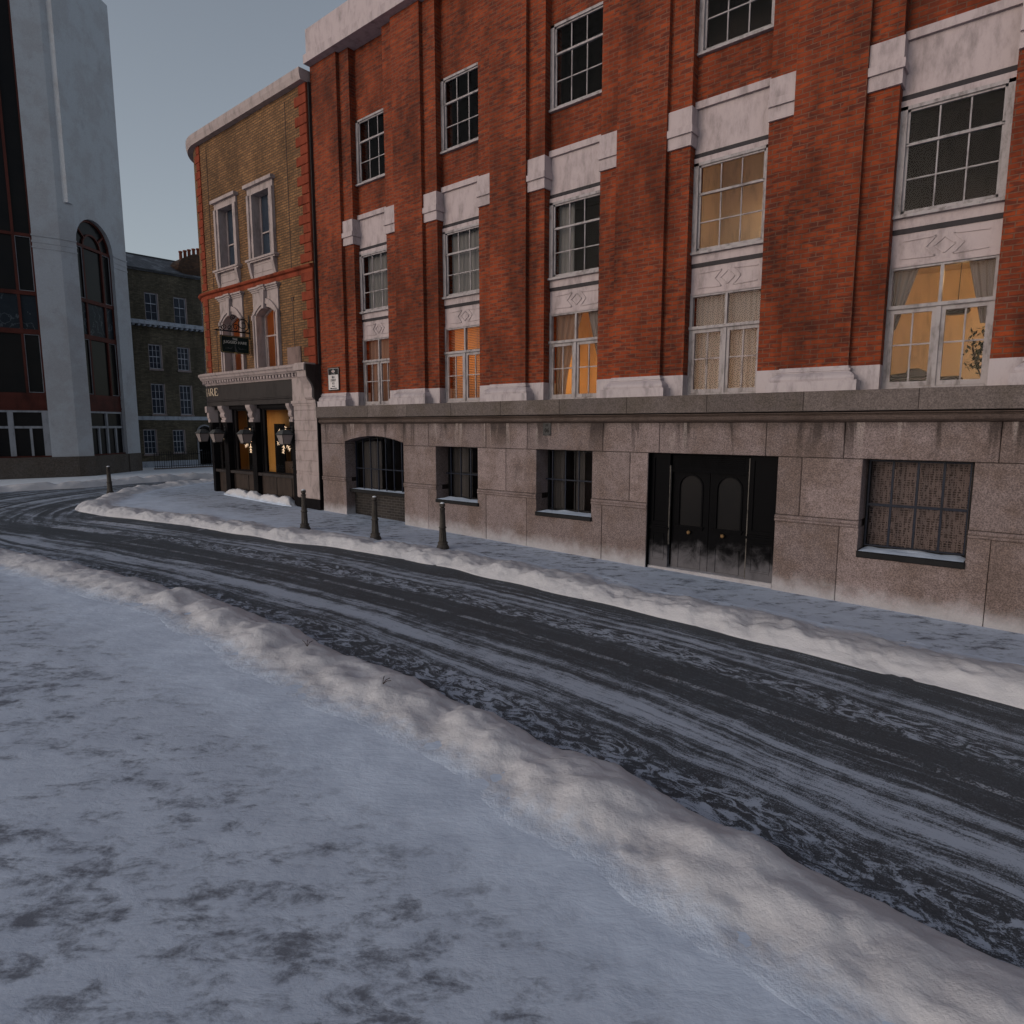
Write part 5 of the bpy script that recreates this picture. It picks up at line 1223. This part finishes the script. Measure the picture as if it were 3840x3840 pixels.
# ================================================================== white building on the far left
WB = thing('white_stone_building', (-34, 9, .6), 'tall pale stone building with arched dark windows in red brown frames', 'building')
class Fr:
    def __init__(s, P, az): s.P = Vector(P); s.t = Vector((math.cos(R(az)), math.sin(R(az)))); s.n = Vector((s.t.y, -s.t.x))   # n = towards the street
    def p(s, a, z, o=0): q = s.P + s.t * a + s.n * o; return (q.x, q.y, z)
    def box(s, mb, a0, a1, o0, o1, z0, z1, tint=None):
        q = [s.p(a0, z0, o0), s.p(a1, z0, o0), s.p(a1, z0, o1), s.p(a0, z0, o1)]; r = [(x, y, z1) for x, y, z in q]
        for i in range(4): j = (i + 1) % 4; mb.face([q[i], q[j], r[j], r[i]], tint)
        mb.face(q[::-1], tint); mb.face(r, tint)
    def quad(s, mb, a0, a1, o, z0, z1): mb.face([s.p(a0, z0, o), s.p(a1, z0, o), s.p(a1, z1, o), s.p(a0, z1, o)])
    def poly(s, mb, pts, o0, o1):
        F = [s.p(a, z, o1) for a, z in pts]; B = [s.p(a, z, o0) for a, z in pts]; mb.face(F); mb.face(B[::-1])
        for i in range(len(pts)): j = (i + 1) % len(pts); mb.face([F[i], F[j], B[j], B[i]])
FA = Fr((-33.1, 9.74), 75.7); FF = Fr((-33.1, 9.74), 92.0); FBr = Fr((-33.12, 10.35), 128.0)
TW = 22.0
pr = MB(); FA.box(pr, -.97, -.0, -.45, 0, 1.49, TW); pr.build('stone_pier', M['concrete'], WB)
pr = MB(); FF.box(pr, .0, .61, -.45, 0, 1.49, TW); pr.build('stone_pier', M['concrete'], WB)
pr = MB(); FBr.box(pr, 2.45, 3.46, -.45, 0, 1.49, 10.69)
k = 12; a0, a1 = .0, 2.45; am = 1.22; rr = 1.23
for i in range(k):
    t0 = math.pi * i / k; t1 = math.pi * (i + 1) / k
    p0 = (am + rr * math.cos(t0), 10.69 + rr * math.sin(t0)); p1 = (am + rr * math.cos(t1), 10.69 + rr * math.sin(t1))
    FBr.poly(pr, [p1, p0, (p0[0], 12.2), (p1[0], 12.2)], -.45, 0)
FBr.box(pr, 2.45, 3.46, -.45, 0, 10.69, TW); FBr.box(pr, -.3, 2.45, -.45, 0, 12.2, TW)
pr.build('stone_pier', M['concrete'], WB)
pr = MB(); FBr.box(pr, 3.40, 3.459, -6, -.45, 1.49, TW); FBr.box(pr, -.1, 3.4, -6.1, -6, .6, TW); pr.build('side_wall', M['concrete'], WB)
pr = MB(); FA.box(pr, -3.5, -2.95, -.45, 0, 1.49, TW); FA.box(pr, -9, -3.5, -.45, -.2, 1.49, TW); pr.build('stone_pier', M['concrete'], WB)
bd = MB()
for f, a, b in ((FA, -1.0, 0.0), (FF, 0, .62), (FBr, 2.44, 3.47)):
    f.box(bd, a, b, 0, .02, 10.18, 10.24); f.box(bd, a, b, 0, .015, 10.40, 10.48); f.box(bd, a, b, 0, .03, 10.66, 10.72)
bd.build('stone_band', M['concrete'], WB)
pl_ = MB(); FA.box(pl_, -9, 0, -.5, .03, .4, 1.49); FF.box(pl_, 0, .64, -.5, .03, .4, 1.489); FBr.box(pl_, 0, 2.5, -.5, -.02, .4, 1.488); FBr.box(pl_, 2.5, 3.48, -.5, .03, .4, 1.487); pl_.build('plinth', M['plinth_granite'], WB)
def bay(f, a0, a1, mul, gf_mull, gf_low, arch=False):
    o = -.2
    rb = MB(); f.box(rb, a0, a1, o - .1, o + .03, 3.48, 4.22); f.box(rb, a0, a1, o - .1, o + .06, 3.60, 3.66); f.box(rb, a0, a1, o - .1, o + .05, 4.0, 4.06)
    rb.build('timber_band', M['red_frame'], WB)
    fr = MB(); t = .045
    zt = 10.69
    for z0, z1 in ((6.66, 6.86), (8.26, 8.42)): f.box(fr, a0, a1, o - .05, o + .06, z0, z1)
    if arch or True: f.box(fr, a0, a1, o - .05, o + .05, zt - .07, zt + .05)
    top = zt if arch else TW
    f.box(fr, a0, a0 + .06, o - .05, o + .05, 4.22, top); f.box(fr, a1 - .06, a1, o - .05, o + .05, 4.22, top)
    for m in mul: f.box(fr, m - .05, m + .05, o - .05, o + .045, 4.22, top)
    if arch:
        for rad, wd in ((1.20, .08), (.62, .07)):
            k = 14
            for i in range(k):
                t0 = math.pi * i / k; t1 = math.pi * (i + 1) / k
                q = [(am + r_ * math.cos(t_), zt + r_ * math.sin(t_)) for r_, t_ in ((rad - wd, t0), (rad, t0), (rad, t1), (rad - wd, t1))]
                f.poly(fr, q, o - .05, o + .045)
        for t_ in (R(40), R(140), R(90)):
            if t_ == R(90): continue
            q = [(am + .62 * math.cos(t_ - .06), zt + .62 * math.sin(t_ - .06)), (am + 1.16 * math.cos(t_ - .03), zt + 1.16 * math.sin(t_ - .03)), (am + 1.16 * math.cos(t_ + .03), zt + 1.16 * math.sin(t_ + .03)), (am + .62 * math.cos(t_ + .06), zt + .62 * math.sin(t_ + .06))]
            f.poly(fr, q, o - .05, o + .04)
    F = fr.build('window_frame', M['red_frame'], WB)
    # pale beads round the side lights
    bead = MB(); xs_ = [a0 + .06] + [m + s_ for m in mul for s_ in (-.05, .05)] + [a1 - .06]
    for i in range(0, len(xs_), 2):
        if len(xs_) == 6 and i == 2: continue
        if len(xs_) == 4 and i == 0: continue
        a, b = xs_[i], xs_[i + 1]
        for z0, z1 in ((4.24, 6.65), (8.43, 10.61)):
            bead = MB(); f.box(bead, a, a + .02, o, o + .03, z0, z1); f.box(bead, b - .02, b, o, o + .03, z0, z1); f.box(bead, a, b, o, o + .03, z0, z0 + .02); f.box(bead, a, b, o, o + .03, z1 - .02, z1); bead.build('pale_bead', M['pale_frame'], F)
    g = MB(); f.quad(g, a0, a1, o - .03, 4.22, 6.7); f.quad(g, a0, a1, o - .03, 8.4, (12.2 if arch else TW)); g.build('pane', M['dark_glass'], F)
    g = MB(); f.quad(g, a0, a1, o - .02, 6.84, 8.28); g.build('marble_panel', M['marble'], WB)
    # ground floor window
    gf = MB(); b1 = 3.48
    f.box(gf, a0, a1, o - .05, o + .05, 2.72, 2.82); f.box(gf, a0, a1, o - .05, o + .05, 3.40, 3.48)
    for m, wd in gf_mull: f.box(gf, m - wd, m + wd, o - .05, o + .055, 1.55, 3.40)
    for m in gf_low: f.box(gf, m - .045, m + .045, o - .05, o + .045, 1.55, 2.72)
    G = gf.build('window_frame', M['pale_frame'], WB)
    g = MB(); f.quad(g, a0, a1, o - .03, 1.5, 3.45); g.build('pane', M['dark_glass'], G)
    s_ = MB(); f.box(s_, a0, a1, o - .1, o + .08, 1.49, 1.55); s_.build('sill', M['red_frame'], G)
bay(FA, -2.95, -.97, [-1.60], [(-2.28, .10), (-1.08, .12)], [-1.62], False)
bay(FBr, .0, 2.45, [.60, 1.84], [(1.30, .05), (2.46, .04), (.03, .03)], [.72, 1.92], True)
# ================================================================== brown brick terrace
BT = thing('brown_brick_house', (-38, 16, .6), 'sooty brown brick terraced house with sash windows and slate roof', 'building')
FT = Fr((-37.5, 14.0), 88.6)
hol = []
for (a0, a1, z0, z1) in ((.64, 1.28, 8.39, 9.80), (2.10, 2.74, 8.34, 9.76), (.66, 1.29, 5.87, 7.14), (2.12, 2.75, 5.87, 7.11), (.65, 1.32, 3.47, 5.07), (2.11, 2.76, 3.45, 5.05), (.10, .74, 1.33, 2.63), (1.60, 2.22, 1.35, 2.60)): hol.append((a0, a1, z0, z1))
for dx in (2.9, 5.8):
    hol += [(a0 + 1.47 * (2 if dx == 2.9 else 4), a1 + 1.47 * (2 if dx == 2.9 else 4), z0, z1) for (a0, a1, z0, z1) in hol[:6]]
hol = hol[:8] + [h for h in hol[8:] if h[0] < 9][:12]
A0, A1, ZE = -4.0, 12.0, 10.95
wl = MB(); xc = sorted({A0, A1, 2.98, 3.72} | {h[0] for h in hol} | {h[1] for h in hol}); zc = sorted({.4, ZE, .65, 2.55} | {h[2] for h in hol} | {h[3] for h in hol})
for a, b in zip(xc, xc[1:]):
    for c, d in zip(zc, zc[1:]):
        m = ((a + b) / 2, (c + d) / 2)
        if any(h[0] < m[0] < h[1] and h[2] < m[1] < h[3] for h in hol): continue
        if 2.98 < m[0] < 3.72 and m[1] < 2.55: continue
        FT.quad(wl, a, b, 0, c, d)
FT.box(wl, A0, A1, -5.2, -5, .4, ZE)
wl.build('wall', M['brown_brick'], BT)
for i, (a0, a1, z0, z1) in enumerate(hol):
    s = MB(); FT.box(s, a0, a0 + .02, -.15, .002, z0, z1); FT.box(s, a1 - .012, a1 + .05, -.15, .004, z0 + .0, z1); FT.box(s, a0, a1, -.15, 0, z1 - .01, z1 + .03)
    FT.box(s, a0 - .04, a1 + .06, -.15, .07, z0 - .10, z0) if i not in (0, 1) else None
    w = s.build('window', M['reveal_pink'], BT)
    f = MB(); o = -.10; zm = (z0 + z1) / 2 + (.16 if i < 2 else .0)
    FT.box(f, a0 + .02, a0 + .05, o, o + .04, z0, z1); FT.box(f, a1 - .045, a1 - .012, o, o + .04, z0, z1); FT.box(f, a0 + .05, a1 - .045, o, o + .04, z1 - .05, z1 - .01); FT.box(f, a0 + .05, a1 - .045, o, o + .04, z0, z0 + .04); FT.box(f, a0 + .05, a1 - .045, o + .001, o + .05, zm - .018, zm + .018)
    nn = 1 if i < 2 else 2
    for k in range(1, nn + 1): x = a0 + .05 + (a1 - a0 - .095) * k / (nn + 1); FT.box(f, x - .010, x + .010, o + .01, o + .035, z0, z1 - .02)
    for zz in (((z0 + zm) / 2,) if i < 2 else ((z0 + zm) / 2, (z1 + zm) / 2)): FT.box(f, a0 + .05, a1 - .045, o + .012, o + .033, zz - .007, zz + .007)
    f.build('sash', M['sash_white'], w)
    g = MB(); FT.quad(g, a0 + .02, a1 - .01, o + .005, z0, z1); g.build('pane', M['blue_glass'], w)
    l = MB(); am_ = (a0 + a1) / 2
    for k in range(9):
        t0 = -.45 + .1 * k; t1 = t0 + .092; FT.poly(l, [(am_ + t0 * .78, z1 + .035), (am_ + t1 * .78, z1 + .035), (am_ + t1 * 1.0, z1 + .26), (am_ + t0 * 1.0, z1 + .26)], -.02, .004)
    l.build('brick_lintel', M['brown_brick'], w)
s = MB(); FT.box(s, A0, A1, 0, .34, 8.13, 8.19); FT.box(s, A0, A1, 0, .30, 8.19, 8.30); FT.box(s, A0, A1, 0, .16, 8.30, 8.36); k = -3.9
while k < A1: FT.box(s, k, k + .11, 0, .28, 8.04, 8.129); k += .27
s.build('cornice', M['blue_white'], BT)
s = MB(); FT.box(s, A0, A1, 0, .02, 7.80, 7.83); s.build('brick_ledge', M['brown_brick'], BT)
s = MB(); FT.box(s, A0, A1, 0, .035, 3.14, 3.34); s.build('stone_band', M['blue_white'], BT)
s = MB(); FT.box(s, A0, 2.93, 0, .03, .45, .92); FT.box(s, 3.80, A1, 0, .03, .45, .92); s.build('base_render', M['blue_white'], BT)
s = MB(); s.face([FT.p(A0, ZE, .12), FT.p(A1, ZE, .12), FT.p(A1, 12.2, -2.5), FT.p(A0, 12.2, -2.5)]); s.face([FT.p(A0, 12.2, -2.5), FT.p(A1, 12.2, -2.5), FT.p(A1, ZE, -5), FT.p(A0, ZE, -5)]); FT.box(s, A0, A1, -.02, .12, ZE - .08, ZE - .001)
s.build('roof', M['slate'], BT)
s = MB(); a = FT.p(A0, ZE + .0, .15); b_ = FT.p(A1, ZE + .0, .15); s.tube([a, b_], .045, 6); a = FT.p(A0, 12.22, -2.5); b_ = FT.p(A1, 12.22, -2.5); s.tube([a, b_], .05, 6); a = FT.p(1.79, ZE, .12); b_ = FT.p(1.79, 8.4, .12); s.tube([a, b_], .0001, 4)
s.build('gutter', M['lead_grey'], BT)
c = MB(); FT.poly(c, [(3.05, 10.9), (5.0, 10.9), (5.0, 12.30), (3.60, 12.30), (3.42, 12.27), (2.95, 12.02), (2.78, 11.90), (2.66, 11.72), (2.63, 11.60), (2.66, 11.45), (2.85, 11.15)], -1.5, -.25); ch = c.build('chimney', M['chimney_brick'], BT)
for k, a in enumerate((2.98, 3.22, 3.45, 3.70, 3.95)):
    zt = 11.95 + .09 * k; zt = min(zt, 12.28); q = FT.p(a, 0, -.8); m = MB(); m.lathe((q[0], q[1], zt - .05), [(.10, 0), (.105, .06), (.088, .1), (.082, .44), (.105, .46), (.105, .53), (.07, .54)], 14); m.build('chimney_pot', M['terracotta'], ch)
d = MB(); FT.box(d, 2.98, 3.72, -.25, -.2, .55, 2.55); dr = d.build('door', M['black_gloss'], BT)
d = MB(); FT.box(d, 3.06, 3.12, -.2, -.17, 1.42, 1.46); FT.box(d, 3.17, 3.22, -.2, -.17, 1.42, 1.46); d.build('letter_plate', M['sash_white'], dr)
d = MB(); k = 12; am_ = 3.35
FT.box(d, 2.90, 2.98, -.2, .05, .62, 2.45); FT.box(d, 3.72, 3.80, -.2, .05, .62, 2.45)
for i in range(k):
    t0 = math.pi * i / k; t1 = math.pi * (i + 1) / k
    FT.poly(d, [(am_ + r_ * math.cos(t_), 2.45 + r_ * math.sin(t_)) for r_, t_ in ((.37, t0), (.45, t0), (.45, t1), (.37, t1))], -.2, .05)
d.build('door_arch', M['pale_frame'], BT)
d = MB(); FT.poly(d, [(am_ + .37 * math.cos(math.pi * i / 12), 2.45 + .37 * math.sin(math.pi * i / 12)) for i in range(13)], -.1, .006); d.build('fanlight', M['dark_glass'], BT)
d = MB(); FT.box(d, 2.85, 3.85, -.2, .5, .45, .64); d.build('doorstep', M['concrete'], BT)
# railings in front
RL = thing('iron_railing', (-35.5, 15.1, .6), 'black spiked iron railings on a low kerb before the brown brick house', 'railing')
FR = Fr((-35.45, 13.75), 88.6)
s = MB(); FR.box(s, 0, 6.5, -.1, .1, .45, .66); s.build('kerb_stone', M['parapet_stone'], RL)
s = MB(); FR.box(s, 0, 6.5, -.015, .015, 1.34, 1.37); FR.box(s, 0, 6.5, -.015, .015, .72, .75); s.build('rail', M['black_iron'], RL)
for k in range(56):
    a = .04 + k * .115; big = k % 14 == 7; q = FR.p(a, 0, 0); s = MB(); r_ = .012 if not big else .022
    s.tube([(q[0], q[1], .66), (q[0], q[1], 1.42)], r_, 6); s.tube([(q[0], q[1], 1.42), (q[0], q[1], 1.45), (q[0], q[1], 1.53)], [r_ * .8, r_ * 1.7, .002], 6)
    s.build('spike_bar', M['black_iron'], RL)

# twigs and small clods in the snow
tw = random.Random(3)
for k, (x, y, lab) in enumerate(((-5.0, 3.95, 'small dark twig lying on the near snow bank'), (-6.5, 4.05, 'bent twig pair stuck in the near snow bank further along'))):
    b = MB(); a0 = .5 + k
    for j in range(3):
        t = a0 + j * .8; b.tube([(x, y, gz(x) + .16), (x + .05 * math.cos(t), y + .03 * math.sin(t), gz(x) + .20), (x + .10 * math.cos(t), y + .07 * math.sin(t), gz(x) + .21)], .004, 5)
    tag(b.build('twig', M['dark_wood']), lab, 'twig')
